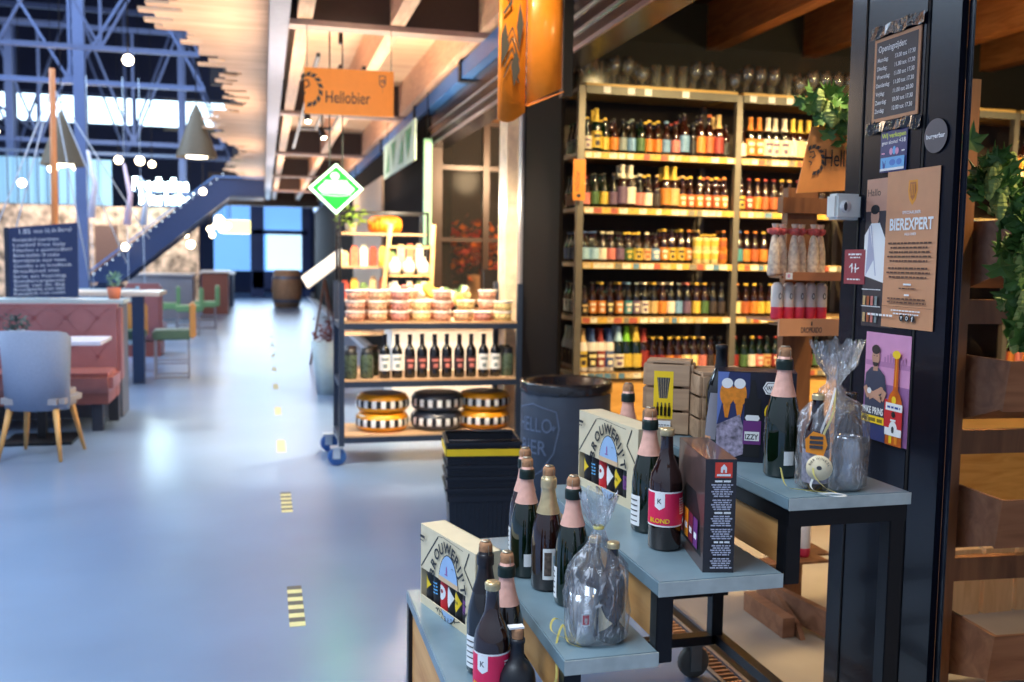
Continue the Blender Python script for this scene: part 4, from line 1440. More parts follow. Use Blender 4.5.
# tubs of nuts and sweets
nuts = [plain('tub_nuts_%d' % i, c, .5, var=.75, scale=70, bump=.3) for i, c in enumerate((C8(196, 140, 116), C8(210, 156, 120), C8(176, 116, 104), C8(230, 176, 120)))]
lidm = plain('clear_tub_lid', C8(236, 226, 214), .2, coat=.5)
stacks = [(.60, 6.53, 3), (.752, 6.53, 3), (.905, 6.53, 3), (1.055, 6.53, 2), (1.20, 6.53, 3), (1.345, 6.53, 1), (1.49, 6.53, 1), (1.635, 6.53, 2),
          (.68, 6.69, 3), (.99, 6.69, 3), (1.14, 6.69, 2), (1.40, 6.69, 2), (1.56, 6.69, 3), (.84, 6.69, 3)]
tubs = {}
for i, (x, y, n) in enumerate(stacks):
    for lv in range(n):
        key = ('tub', i % 4)
        o = inst('nut_tub', smesh(key, lambda: MB().lathe([(0, 0), (.056, 0), (.060, .004), (.068, .060), (0, .060)], 18, nuts[i % 4]).build('t')), None, (x, y, .9755 + lv * .0715), rj.uniform(0, 3))
        tag(o, 'clear lidded tub of mixed nuts, level %d of the %s stack in the %s rank' % (lv + 1, ORD[i if i < 8 else i - 8], 'front' if i < 8 else 'rear'), 'tub', 'tubs on the upper trolley shelf')
        inst('lid', smesh(('tublid',), lambda: MB().lathe([(.0685, .055), (.0715, .058), (.0715, .068), (.066, .071), (0, .071)], 16, lidm).build('t')), o)

# ================================================================ grey bin with shield, shopping baskets
t = thing('waste_barrel', 'round charcoal barrel bin with a crumpled liner and faint shield print', 'bin', (1.46, 4.5, 0), math.radians(-62))
bc = plain('charcoal_blue_barrel', C8(62, 72, 88), .5)
m = MB(); m.lathe([(0, .0), (.20, 0), (.215, .01), (.225, .40), (.225, .775), (.218, .785), (.205, .785), (.205, .70), (0, .69)], 48, bc); m.build('drum', None, t)
m = MB()
m.lathe([(.229, .755), (.231, .80), (.222, .812), (.20, .80), (.17, .74), (0, .72)], 48, None, jitter=lambda a, z: 1 + .012 * math.sin(17 * a) + .01 * math.sin(29 * a + 40 * z))
m.build('liner', plain('dark_liner', C8(34, 36, 42), .25, coat=.4), t)
p = Panel(step=.0006)
sh = plain('shield_print', C8(108, 122, 146), .5)
pts = [(-.13, .68), (0, .71), (.13, .68), (.145, .60), (.12, .48), (.06, .39), (0, .35), (-.06, .39), (-.12, .48), (-.145, .60), (-.13, .68)]
p.line(pts, .007, sh)
p.text('HELLO', 0, .575, .10, sh, 'c', .01, width=.22); p.text('BIER', 0, .465, .10, sh, 'c', .01, width=.17)
p.text('*', .118, .57, .06, sh, 'c', .02)
p.bend(.2265); p.build('shield', t, None, (0, 0, 0))

bk = plain('black_plastic', C8(26, 30, 40), .4)


def basket_mesh(h):
    m = MB()
    w1, d1, w0, d0 = .156, .125, .128, .095
    t_ = .006
    def ring(w_, d_, z):
        return [(-w_, -d_, z), (w_, -d_, z), (w_, d_, z), (-w_, d_, z)]
    lv = [(w0, d0, 0), (w0 + (w1 - w0) * .8, d0 + (d1 - d0) * .8, h - .06), (w1, d1, h - .06), (w1 + .004, d1 + .004, h)]
    vs = []
    for a in lv:
        vs += ring(*a)
    for a in lv[::-1]:
        vs += ring(a[0] - t_, a[1] - t_, a[2] if a[2] > 0 else .008)
    fs = []
    for k in range(7):
        for j in range(4):
            fs.append((4 * k + j, 4 * k + (j + 1) % 4, 4 * k + 4 + (j + 1) % 4, 4 * k + 4 + j))
    fs += [(3, 2, 1, 0), (28, 29, 30, 31)]
    m.faces(vs, fs)
    # ribs and raised bars
    for k in range(13):
        x = -.122 + k * .0203
        m.bar((x * .95, -d0 - .002, .02), (x, -(d0 + (d1 - d0) * .78) - .001, h - .065), .004)
    m.bar((-w1, -d1 - .004, h - .03), (w1, -d1 - .004, h - .03), .003)
    m.b2(-w1 - .008, w1 + .008, -d1 - .010, -d1 - .001, h - .012, h); m.b2(-w1 - .008, w1 + .008, d1 + .001, d1 + .010, h - .012, h)
    m.b2(-w1 - .010, -w1 - .001, -d1, d1, h - .012, h); m.b2(w1 + .001, w1 + .010, -d1, d1, h - .012, h)
    return m


first = None
nb = 5
for k in range(nb):
    z = k * .05
    if k == 0:
        first = basket_mesh(.42).build('shopping_basket', bk, None, (.928, 4.06, 0), (0, 0, math.radians(-7)))
        o = first
    else:
        o = dup(first, (.928, 4.06, z), math.radians(-7))
    tag(o, ('bottom black basket standing on the floor', 'second black basket from the floor in the nest', 'middle black basket of the nest', 'fourth black basket, just under the yellow banded one', 'topmost black shopping basket with a yellow band')[k], 'shopping basket', 'nested shopping baskets')
m = MB(); m.b2(-.163, .163, -.1385, -.1365, .362, .392, yellow_m); m.b2(-.1675, -.1655, -.134, .134, .362, .392, yellow_m); m.b2(.1655, .1675, -.134, .134, .362, .392, yellow_m); m.build('yellow_band', None, o)
m = MB(); m.tube([(-.153, -.10, .412), (-.153, -.12, .426), (.153, -.12, .426), (.153, -.10, .412)], .005, 6); m.tube([(-.153, .10, .412), (-.153, .118, .426), (.153, .118, .426), (.153, .10, .412)], .005, 6); m.build('handle', bk, o)

# ================================================================ notices on the folded doors (faces look to -X)
NX = 1.7475


def notice(name, label, cat, yfar, znear, W, Hh, back, thick=.002, tilt=0.0, x=NX):
    """lower-left corner at (x, yfar, z); local x runs toward the viewer"""
    t = thing(name, label, cat, (x, yfar, znear), -PI / 2)
    t.rotation_euler = (0, tilt, -PI / 2)
    m = MB(); m.b2(0, W, .0001, thick, 0, Hh, back); m.build('board', None, t)
    return t


# opening hours
W, Hh = .205, .24
t = notice('opening_hours_sign', 'framed chalk style opening hours sign taped high on the black doors', 'sign', 2.505, 1.822, W, Hh, tan_m, .004, 0.0)
p = Panel()
p.rect(.010, W - .010, .010, Hh - .010, plain('chalk_black', C8(40, 38, 50), .5))
p.text('Openingstijden:', .020, Hh - .040, .026, white_m, 'l', .01, width=.125)
for i, (d_, h_) in enumerate((('Maandag:', '13.00 tot 17.30'), ('Dinsdag:', '11.00 tot 17.30'), ('Woensdag:', '11.00 tot 17.30'), ('Donderdag:', '11.00 tot 17.30'), ('Vrijdag:', '11.00 tot 20.00'), ('Zaterdag:', '10.00 tot 17.30'), ('Zondag:', '12.00 tot 17.30'))):
    z = Hh - .068 - i * .0245
    p.text(d_, .018, z, .017, white_m, 'l', .012, sx=.78)
    p.text(h_, .098, z, .017, white_m, 'l', .012, width=.088)
p.build('print', t)
rt2 = random.Random(3)
for (x0, x1, z0, z1) in ((-.02, W + .02, Hh + .003, Hh + .035), (-.02, .03, -.035, .0), (W - .03, W + .022, -.04, -.003), (.03, W - .02, -.03, -.003)):
    m = MB()
    n = 10
    vs = []
    for k in range(n + 1):
        x = x0 + (x1 - x0) * k / n
        vs += [(x, -.003 - rt2.uniform(0, .006), z0 + rt2.uniform(-.004, .004)), (x, -.003 - rt2.uniform(0, .006), z1 + rt2.uniform(-.004, .004))]
    m.faces(vs, [(2 * k, 2 * k + 2, 2 * k + 3, 2 * k + 1) for k in range(n)])
    m.build('tape', plain('shiny_black_tape', C8(14, 14, 16), .18, coat=.6, bump=.6, scale=60), t)
# blue age notice
t = notice('age_notice', 'small blue sticker about alcohol sales under the opening hours', 'sticker', 2.455, 1.672, .118, .118, blue_m, .001)
p = Panel()
p.rect(0, .118, .0, .118, plain('deep_blue', C8(22, 44, 110), .4))
p.text('Wij verkopen', .004, .098, .019, plain('lime_print', C8(206, 222, 60), .4), 'l', .02, width=.108)
p.text('geen alcohol', .005, .080, .015, white_m, 'l', .012, width=.072); p.text('<18', .084, .080, .018, white_m, 'l', .02, width=.028)
p.ell(.05, .058, .008, .010, pink_m); p.ell(.064, .060, .007, .012, ltblue_m); p.ell(.077, .057, .008, .010, pink_m); p.rect(.008, .022, .052, .056, pink_m); p.rect(.098, .112, .054, .058, white_m)
p.rect(.006, .112, .004, .042, ltblue_m); p.poly([(.014, .036), (.024, .022), (.030, .036), (.026, .010), (.018, .010)], blue_m); p.ell(.06, .026, .014, .009, plain('mid_blue', C8(60, 120, 200), .4)); p.ell(.09, .026, .012, .009, plain('mid_blue', C8(60, 120, 200), .4)); p.rect(.006, .112, .004, .011, white_m)
p.build('print', t)
# dark round sticker
t = notice('round_sticker', 'round charcoal sticker with white lettering right of the opening hours', 'sticker', 2.262, 1.752, .0, .0, black_m, .0005)
for c in list(t.children):
    bpy.data.objects.remove(c)
p = Panel(); p.ell(.042, .0, .046, .046, plain('charcoal_sticker', C8(82, 80, 88), .35), 32); p.text('burgerbar', .042, -.006, .018, white_m, 'c', .02, width=.074); p.build('sticker_face', t)
# big tan poster
W, Hh = .222, .445
t = notice('tan_poster', 'tall tan poster with gold emblem and white heading on the black doors', 'poster', 2.415, 1.226, W, Hh, tan_m, .0015)
p = Panel()
em = plain('emblem_gold', C8(226, 148, 40), .4)
p.poly([(.095, .415), (.132, .415), (.134, .385), (.128, .362), (.1135, .345), (.099, .362), (.093, .385)], em)
p.poly([(.101, .409), (.126, .409), (.128, .386), (.122, .368), (.1135, .358), (.105, .368), (.099, .386)], plain('emblem_brown', C8(180, 104, 50), .4))
for k in range(3):
    p.rect(.105 + k * .007, .108 + k * .007, .372, .404, em)
p.text('SPECIAALBIER', .1135, .322, .012, white_m, 'c', .02, width=.078)
p.text('BIEREXPERT', .1135, .278, .046, white_m, 'c', .03, width=.185)
p.text('HELLOBIER', .1135, .262, .010, white_m, 'c', .015, width=.05)
bp_ = plain('brown_small_print', C8(88, 54, 36), .5)
z = .238
for blk_i, n in enumerate((5, 3)):
    for k in range(n):
        ind = .006 * ((k * 5 + blk_i) % 3)
        p.scribble(.018 + ind, W - .018 - ind, z, .0062, bp_, seed=blk_i * 9 + k); z -= .0125
    z -= .008
p.rect(.096, .130, z, z + .005, white_m); z -= .011; p.scribble(.078, .150, z, .005, bp_, 40); z -= .019
p.rect(.103, .124, z, z + .005, white_m); z -= .011; p.scribble(.030, .196, z, .006, bp_, 41); z -= .010; p.scribble(.030, .196, z, .006, bp_, 42); z -= .010
p.rect(.0, W, z - .001, z, bp_); z -= .013
p.scribble(.05, .178, z, .005, white_m, 43); z -= .009; p.scribble(.06, .17, z, .005, white_m, 44)
for k in range(3):
    p.ell(.098 + k * .024, .030, .010, .010, black_m)
p.poly([(.094, .034), (.103, .034), (.098, .024)], white_m)
p.ell(.122, .030, .0055, .0055, white_m); p.ell(.122, .030, .0035, .0035, black_m)
p.text('f', .146, .022, .020, white_m, 'c', .03)
p.scribble(-.055, .06, .030, .008, white_m, 45)
p.build('print', t)
# poster partly under it, with a man in a white shirt and shelves
W, Hh = .15, .435
t = notice('photo_poster', 'narrow photo poster half covered by the tall tan poster', 'poster', 2.513, 1.222, W, Hh, dark_grey, .0012, x=NX + .0018)
p = Panel()
p.rect(0, W, 0, Hh, plain('poster_dark', C8(52, 42, 48), .5)); p.rect(0, W, .34, Hh, plain('poster_tan', C8(190, 140, 116), .5))
p.text('Hallo', .006, .385, .03, black_m, 'l', .0)
skin = plain('printed_skin', C8(196, 146, 120), .5)
p.ell(.045, .325, .020, .028, skin); p.ell(.045, .345, .021, .014, black_m)
p.poly([(.0, .27), (.03, .305), (.07, .305), (.098, .26), (.098, .13), (.0, .15)], white_m)
p.poly([(.02, .30), (.05, .20), (.012, .15)], plain('shirt_shadow', C8(176, 176, 196), .5)); p.line([(.03, .30), (.06, .15)], .004, plain('shirt_shadow', C8(176, 176, 196), .5))
for r_ in range(2):
    p.rect(0, .09, .062 + r_ * .05 - .004, .062 + r_ * .05 - .0015, white_m)
    for k in range(4):
        p.rect(.008 + k * .019, .020 + k * .019, .012 + r_ * .05, .040 + r_ * .05, [LM['n'], LM['O'], LM['p'], LM['m']][k])
p.build('print', t)
# man with a beer bottle poster
W, Hh = .205, .318
t = notice('beer_poster', 'pink and purple poster of a man with folded arms beside a beer bottle', 'poster', 2.480, .888, W, Hh, pink_m, .001)
p = Panel()
p.rect(0, W, 0, Hh, plain('poster_pink', C8(214, 150, 190), .5)); p.rect(0, W, .0, .17, plain('poster_mauve', C8(150, 100, 150), .5)); p.rect(0, W, .22, .235, plain('poster_mauve2', C8(186, 126, 170), .5))
for k in range(8):
    p.rect(.09 + k * .013, .098 + k * .013, .235, .25 + .006 * (k % 3), plain('poster_mauve2', C8(186, 126, 170), .5))
p.rect(0, .11, 0, .075, plain('jeans_blue', C8(44, 52, 104), .5))
navy_t = plain('navy_polo', C8(58, 62, 84), .5)
p.poly([(.012, .07), (.006, .16), (.010, .195), (.035, .215), (.070, .215), (.098, .195), (.108, .15), (.100, .07)], navy_t)
p.poly([(.043, .205), (.065, .205), (.064, .23), (.044, .23)], skin)
p.ell(.054, .246, .018, .026, skin); p.ell(.054, .268, .0195, .014, plain('dark_hair', C8(44, 32, 32), .5)); p.ell(.054, .230, .014, .012, plain('dark_hair', C8(44, 32, 32), .5), a0=PI, a1=2 * PI)
p.rect(.045, .050, .248, .2505, black_m); p.rect(.058, .063, .248, .2505, black_m)
p.line([(.010, .155), (.030, .125), (.085, .150)], .018, skin); p.line([(.105, .150), (.090, .122), (.030, .140)], .018, skin); p.ell(.088, .152, .010, .009, skin); p.ell(.032, .144, .010, .009, white_m)
p.text('MIKE PRINS', .004, .078, .028, white_m, 'l', .03, width=.098)
p.rect(.0, .108, .050, .072, yellow_m); p.scribble(.006, .100, .055, .014, plain('olive_print', C8(130, 110, 20), .5), 3)
p.rect(.108, .122, .05, .13, red_m)
p.poly([(.118, .0), (.190, .0), (.190, .115), (.178, .145), (.165, .16), (.163, .255), (.146, .255), (.144, .16), (.130, .145), (.118, .115)], plain('amber_bottle_print', C8(206, 96, 20), .4, var=.2, scale=40))
p.poly([(.150, .17), (.156, .17), (.157, .25), (.151, .25)], orange_m); p.ell(.150, .13, .010, .012, yellow_m); p.rect(.135, .148, .005, .03, yellow_m); p.rect(.160, .172, .005, .03, orange_m)
p.ell(.154, .262, .018, .012, yellow_m); p.rect(.147, .162, .262, .272, yellow_m)
p.rect(.117, .191, .030, .118, red_m); p.rect(.117, .191, .100, .122, white_m); p.scribble(.125, .182, .107, .008, blue_m, 4)
p.rect(.117, .191, .028, .050, white_m); p.ell(.154, .05, .018, .020, white_m); p.ell(.154, .09, .009, .009, black_m); p.rect(.142, .166, .070, .076, white_m); p.ell(.154, .046, .006, .010, dark_grey)
p.build('print', t)
# small maroon notice and the white device on the door edge
t = notice('pull_notice', 'small maroon notice with white hands symbol at the door edge', 'sign', 2.610, 1.345, .105, .105, plain('maroon', C8(150, 40, 54), .5), .002, x=1.7475)
p = Panel(); p.scribble(.02, .085, .088, .007, white_m, 1); p.scribble(.028, .08, .079, .005, white_m, 2)
p.text('H', .05, .036, .038, white_m, 'c', .03); p.ell(.05, .050, .004, .004, red_m); p.line([(.028, .05), (.04, .06)], .004, white_m); p.line([(.062, .045), (.078, .05)], .004, white_m); p.scribble(.02, .085, .012, .006, white_m, 3)
p.build('print', t)
t = thing('sensor_box', 'white rounded sensor box mounted on the edge of the black doors', 'sensor', (1.7067, 2.565, 1.578))
m = MB(); m.box((0, 0, 0), (.09, .055, .078), plain('white_plastic', C8(220, 222, 216), .35), bevel=.008); m.build('housing', None, t)
m = MB(); m.lathe([(0, 0), (.018, 0), (.018, .004), (0, .004)], 20, white_m); a_ = m.build('sensor_label', None, t, (-.015, -.0280, .0), (PI / 2, 0, 0))
p = Panel(y0=-.0325, step=.0003); p.ell(-.015, 0, .006, .013, dark_grey); p.build('symbol', t)

# ================================================================ hop garlands
leaf_m = plain('hop_leaf', C8(84, 124, 54), .55, var=.4, scale=14)
hop_m = plain('hop_cone', C8(150, 170, 92), .6, var=.2, scale=40)


def garland(label, pts, n, spread, seed, size=.06):
    rr = random.Random(seed)
    t = thing('hop_garland', label, 'garland', pts[0])
    base = Vector(pts[0])
    P_ = [Vector(q) - base for q in pts]
    m = MB(); m.tube(P_, .004, 6); m.build('vine', plain('vine_stem', C8(80, 84, 40), .7), t)
    m = MB()
    for k in range(n):
        s = rr.random() * (len(P_) - 1)
        i = int(s); f = s - i
        c = P_[i].lerp(P_[min(i + 1, len(P_) - 1)], f) + Vector((rr.gauss(0, spread), rr.gauss(0, spread * .7), rr.gauss(0, spread)))
        q = Matrix.Translation(c) @ Matrix.Rotation(rr.uniform(0, 6.3), 4, 'Z') @ Matrix.Rotation(rr.uniform(.4, 1.6), 4, 'X') @ Matrix.Rotation(rr.uniform(-.6, .6), 4, 'Y')
        sz = size * rr.uniform(.6, 1.2)
        out = [(0, -.1), (.28, -.22), (.5, .02), (.34, .14), (.62, .50), (.30, .46), (.12, .56), (0, 1.0), (-.12, .56), (-.30, .46), (-.62, .50), (-.34, .14), (-.5, .02), (-.28, -.22)]
        vs = [q @ Vector((0, .25 * sz, .10 * sz))] + [q @ Vector((a * sz, b_ * sz, -.05 * sz * (abs(a) * 2))) for a, b_ in out]
        m.faces(vs, [(0, j + 1, (j + 1) % len(out) + 1) for j in range(len(out))])
    m.build('leaves', leaf_m, t, recalc=False)
    for k in range(max(3, n // 9)):
        s = rr.random() * (len(P_) - 1)
        i = int(s); f = s - i
        c = P_[i].lerp(P_[min(i + 1, len(P_) - 1)], f) + Vector((rr.gauss(0, spread * .8), rr.gauss(0, spread * .5) - .02, rr.gauss(0, spread * .8) - .02))
        m = MB()
        for a in range(5):
            m.lathe([(0, -.017), (.014, -.009), (.020, .0), (.015, .010), (.006, .015)], 7, c=(c.x, c.y, c.z + (a - 2) * .012), sx=1 - abs(a - 2) * .18, sy=1 - abs(a - 2) * .18, smooth=False)
        m.build('hop_cone', hop_m, t)
    return t


garland('green hop garland draped over the sweets rack by the black doors', [(1.86, 3.02, 1.96), (1.92, 3.02, 1.98), (1.97, 3.03, 1.90), (2.02, 3.05, 1.84)], 60, .028, 5, .055)
garland('long green hop garland hanging down over the slatted bins', [(1.99, 2.30, 1.64), (2.06, 2.33, 1.66), (2.13, 2.33, 1.58), (2.14, 2.31, 1.42), (2.14, 2.31, 1.30), (2.15, 2.30, 1.18)], 190, .032, 8, .07)

# ================================================================ sweets rack
t = thing('sweets_rack', 'brown timber rack with two cardboard trays of sweets', 'rack', (0, 0, 0))
for (x, y, z1) in ((2.04, 3.36, 1.70),):
    m = MB(); m.b2(x - .065, x + .065, y - .02, y + .02, 0, z1); m.build('post', rack_w, t)
m = MB(); m.b2(1.93, 2.22, 3.30, 3.339, 1.60, 1.66); m.build('crosspiece', rack_w, t)
for z in (1.36, 1.19, .30):
    m = MB(); m.b2(1.795, 2.04, 3.06, 3.14, z - .008, z); m.b2(1.90, 2.10, 3.14, 3.335, z - .008, z); m.build('shelf_board', rack_w, t)
m = MB(); m.box((1.90, 3.24, .04), (.05, .30, .075), rot=(0, 0, .0)); m.prism([(3.06, 0), (3.40, 0), (3.40, .11), (3.30, .13), (3.10, .05)], 1.935, 1.955, None, 'x'); m.build('foot', bin_w, t)
m = MB(); m.bar((1.93, 3.35, .09), (2.05, 2.98, .06), .03, .10); m.build('foot', bin_w, t)
# cardboard trays: lips and printed fronts
t1 = thing('sweets_tray', 'cardboard tray front printed in grey below the pink sweets bags', 'tray', (1.785, 3.045, 1.145))
m = MB(); m.b2(0, .25, 0, .012, 0, .062, tan_m); m.b2(0, .25, .012, .25, 0.050, .056, tan_m); m.build('tray', None, t1)
p = Panel(step=.0005); p.text('DROPKADO', .13, .012, .028, dark_grey, 'c', .02, width=.085); p.rect(.127, .133, .038, .052, dark_grey); p.build('print', t1)
t1 = thing('sweets_tray', 'upper shallow cardboard tray holding twisted sweets cones', 'tray', (1.80, 3.045, 1.345))
m = MB(); m.b2(0, .25, 0, .012, 0.0, .030, plain('brown_card', C8(168, 108, 72), .6)); m.build('tray', None, t1)
p = Panel(step=.0005); p.rect(.003, .03, .004, .028, white_m); p.rect(.010, .020, .010, .022, pink_m); p.build('print', t1)
twist = clear('sweets_wrap', (0.9, .86, .84), .2, .25, bump=.8, scale=80)
cones = plain('speckled_sweets', C8(236, 206, 180), .5, var=.35, scale=60)
for i in range(6):
    x = 1.815 + i * .040
    z = 1.3605
    m = MB(); m.lathe([(0, 0), (.020, 0), (.023, .01), (.020, .09), (.012, .14), (.004, .155), (.010, .175), (.014, .19)], 12, cones, jitter=lambda a, zz: 1 + .08 * math.sin(5 * a + 60 * zz))
    o = m.build('sweets_cone', None, None, (x, 3.15 + (.02 if i % 2 else 0), z)); tag(o, 'twisted cone bag of speckled sweets, %s from the left in the upper tray' % ORD[i], 'sweets bag', 'sweets cones in the upper tray')
    m = MB()
    m.lathe([(.006, .148), (.020, .156), (.024, .17), (.012, .175), (.005, .16)], 8, plain('red_white_bow', C8(206, 90, 84), .5, var=.5, scale=60), jitter=lambda a, zz: 1 + .5 * math.sin(3 * a))
    m.build('bow', None, o)
for i in range(5):
    x = 1.815 + i * .0455
    m = MB(); m.lathe([(0, 0), (.018, 0), (.0215, .006), (.0215, .045)], 14, plain('pink_sweets', C8(226, 60, 84), .4)); m.lathe([(.0215, .045), (.0215, .120), (.012, .134), (0, .135)], 14, plain('white_wrap', C8(226, 214, 204), .4, var=.08, scale=30))
    o = m.build('sweets_tube', None, None, (x, 3.12, 1.2015)); tag(o, 'white tube bag with pink base, %s from the left in the lower tray' % ORD[i], 'sweets bag', 'pink and white tubes in the lower tray')
    p = Panel(step=.0006); p.ell(0, .085, .006, .012, dark_grey, 12); p.ell(0, .085, .003, .008, white_m, 12); p.bend(.022); p.build('mark', o)
for i in range(3):
    m = MB(); m.lathe([(0, 0), (.022, 0), (.026, .01), (.026, .035)], 14, plain('pink_sweets', C8(226, 60, 84), .4)); m.lathe([(.026, .035), (.025, .12), (.012, .14), (0, .142)], 14, plain('white_wrap', C8(226, 214, 204), .4, var=.08, scale=30))
    o = m.build('sweets_tube', None, None, (1.86 + i * .056, 3.13, .3005)); tag(o, 'white and pink sweets bag low on the rack, seen under the stand, %s from left' % ORD[i], 'sweets bag', 'sweets bags low on the rack')


def lion(p, x, z, s, k, light=None):
    """a maned head in profile built from leaf-shaped strokes"""
    for i in range(9):
        a = math.radians(120 - i * 26)
        cx_, cz_ = x + math.cos(a) * .42 * s, z + math.sin(a) * .55 * s
        dx, dz = math.cos(a - .9), math.sin(a - .9)
        L_, w_ = .30 * s, .085 * s
        p.poly([(cx_ - dx * L_ / 2, cz_ - dz * L_ / 2), (cx_ - dz * w_, cz_ + dx * w_), (cx_ + dx * L_ / 2, cz_ + dz * L_ / 2), (cx_ + dz * w_, cz_ - dx * w_)], k)
    p.line([(x - .25 * s, z + .30 * s), (x - .05 * s, z + .34 * s), (x + .02 * s, z + .15 * s), (x - .14 * s, z + .05 * s)], .05 * s, k)
    p.line([(x - .26 * s, z + .10 * s), (x - .16 * s, z + .13 * s)], .04 * s, k)
    p.line([(x - .28 * s, z - .08 * s), (x - .14 * s, z - .12 * s), (x - .20 * s, z - .24 * s)], .045 * s, k)


# hanging board on the sweets rack
t = thing('shop_sign', 'orange lettered card sign under the hop garland on the sweets rack', 'sign', (1.865, 3.05, 1.655), 0)
m = MB(); m.prism([(-.03, 0), (.22, .02), (.22, .245), (.02, .235)], 0, .004, plain('orange_tan_board', C8(230, 150, 78), .5), 'y'); m.build('board', None, t)
p = Panel(step=.0005); lion(p, .035, .12, .085, dark_grey); p.text('Hellobier', .075, .10, .085, black_m, 'l', .0, sx=.62); p.build('print', t)

# ================================================================ slatted bin rack at the right
t = thing('bin_rack', 'tall timber rack carrying four slanted wooden bins', 'rack', (2.175, 2.62, 0), math.radians(-4))
m = MB(); m.b2(0, .045, 0, .075, 0, 2.0); m.build('post', rack_w, t)
m = MB(); m.b2(.92, .965, 0, .075, 0, 2.0); m.build('post', rack_w, t)
for z in (1.22, .785, .35):
    m = MB(); m.b2(.046, .919, .03, .06, z - .005, z + .075); m.build('crosspiece', rack_w, t)
for i, z in enumerate((1.335, .90, .465, .03)):
    q = thing('slanted_bin', 'slanted open wooden bin, %s from the top of the timber rack' % ORD[i], 'wooden bin', (2.175, 2.62, 0), math.radians(-4), 'slanted bins of the timber rack')
    m = MB(); m.prism([(.02, z + .0), (-.16, z + .06), (-.185, z + .215), (.028, z + .215)], .055, .068, None, 'x'); m.build('side_board', bin_w, q)
    m = MB(); m.prism([(.02, z + .0), (-.16, z + .06), (-.185, z + .215), (.028, z + .215)], .90, .913, None, 'x'); m.build('side_board', bin_w, q)
    m = MB(); m.prism([(-.16, z + .06), (-.172, z + .055), (-.198, z + .215), (-.186, z + .215)], .055, .913, None, 'x'); m.build('front_board', bin_w, q)
    m = MB(); m.prism([(.02, z), (-.16, z + .06), (-.158, z + .072), (.022, z + .012)], .0685, .8995, None, 'x'); m.build('bottom_board', bin_w, q)
# pale boards behind, low
m = MB()
for k in range(5):
    m.b2(2.50 + k * .16, 2.64 + k * .16, 3.15, 3.18, 0.0, .27)
o = m.build('plank_panel', wood('pale_panel_wood', C8(206, 160, 110), C8(228, 186, 136), axis='z')); tag(o, 'low panel of pale upright planks behind the timber bin rack', 'panel')
t = thing('counter', 'low pine shop counter behind the timber bin rack', 'counter', (0, 0, 0))
m = MB(); m.b2(2.95, 4.6, 4.0, 4.5, 0, .56); m.build('body', wood('counter_pine', C8(214, 150, 60), C8(236, 178, 90), axis='x'), t)
m = MB(); m.b2(2.93, 4.62, 3.98, 4.52, .561, .59); m.build('top', wood('counter_pine_top', C8(226, 176, 96), C8(240, 196, 120), axis='x'), t)
# orange board by the frame edge
m = MB(); m.prism([(0, 0), (.10, 0), (.10, .32), (.045, .32)], 0, .004, orange_m, 'y')
o = m.build('floor_sign', None, None, (2.155, 2.02, 0.0)); tag(o, 'orange board standing on the floor before the lowest wooden bin', 'board')

# ================================================================ hanging signs of the aisle
t = thing('hanging_sign', 'orange lettered board with lion head hanging over the aisle', 'sign', (.295, 7.28, 2.46), math.radians(-3))
m = MB(); m.b2(0, .655, 0, .012, 0, .335, orange_m); m.build('board', None, t)
p = Panel(step=.0008); lion(p, .035, .175, .20, black_m); p.text('Hellobier', .155, .085, .125, black_m, 'l', .004, width=.325)
p.poly([(.545, .30), (.545, .235), (.57, .21), (.595, .235), (.595, .30)], dark_grey); p.poly([(.551, .294), (.551, .238), (.57, .219), (.589, .238), (.589, .294)], orange_m); p.text('HB', .57, .245, .038, dark_grey, 'c', .02); p.rect(.569, .571, .17, .205, dark_grey)
p.build('print', t)
m = MB(); m.tube([(.02, .006, .335), (.02, .006, .64)], .003, 6); m.build('wire', black_metal, t)
m = MB(); m.tube([(.635, .006, .335), (.635, .006, .64)], .003, 6); m.build('wire', black_metal, t)
# green lit diamond sign
gs = thing('neon_sign', 'glowing green diamond shaped sign with white lettering', 'sign', (.56, 7.75, 1.955), math.radians(-2))
m = MB(); m.prism([(0, -.205), (.215, 0), (0, .195), (-.215, 0)], 0, .05, glow('sign_white_glow', (.80, 1, .80), 1.3), 'y'); m.build('light_box', None, gs)
gg = glow('sign_green_glow', (0.0, .60, .02), .9)
gw = glow('sign_mint_glow', (.6, 1, .66), .85)
p = Panel(step=.001)
p.poly([(0, -.180), (.19, 0), (0, .172), (-.19, 0)], gg)
p.poly([(-.125, .015), (-.145, -.005), (-.115, -.04), (.115, -.04), (.145, -.005), (.125, .015), (.085, .05), (-.085, .05)], gw)
p.ell(-.01, .095, .034, .030, gw); p.rect(-.09, .09, .052, .060, gw)
p.text('DE NOTENBAR', 0, .0, .034, gg, 'c', .02, width=.20); p.line([(-.10, -.020), (0, -.028), (.10, -.020)], .007, gg)
p.line([(-.115, -.052), (0, -.062), (.115, -.052)], .006, gw)
p.build('lettering', gs)
m = MB(); m.tube([(-.05, .025, .15), (-.05, .025, 1.55)], .006, 6); m.tube([(.05, .025, .15), (.05, .025, 1.55)], .006, 6); m.build('hanger', black_metal, gs)
light('sign_glow', 'POINT', (.56, 7.55, 1.95), 4, (.2, 1, .3), size=.1, specf=0.0)
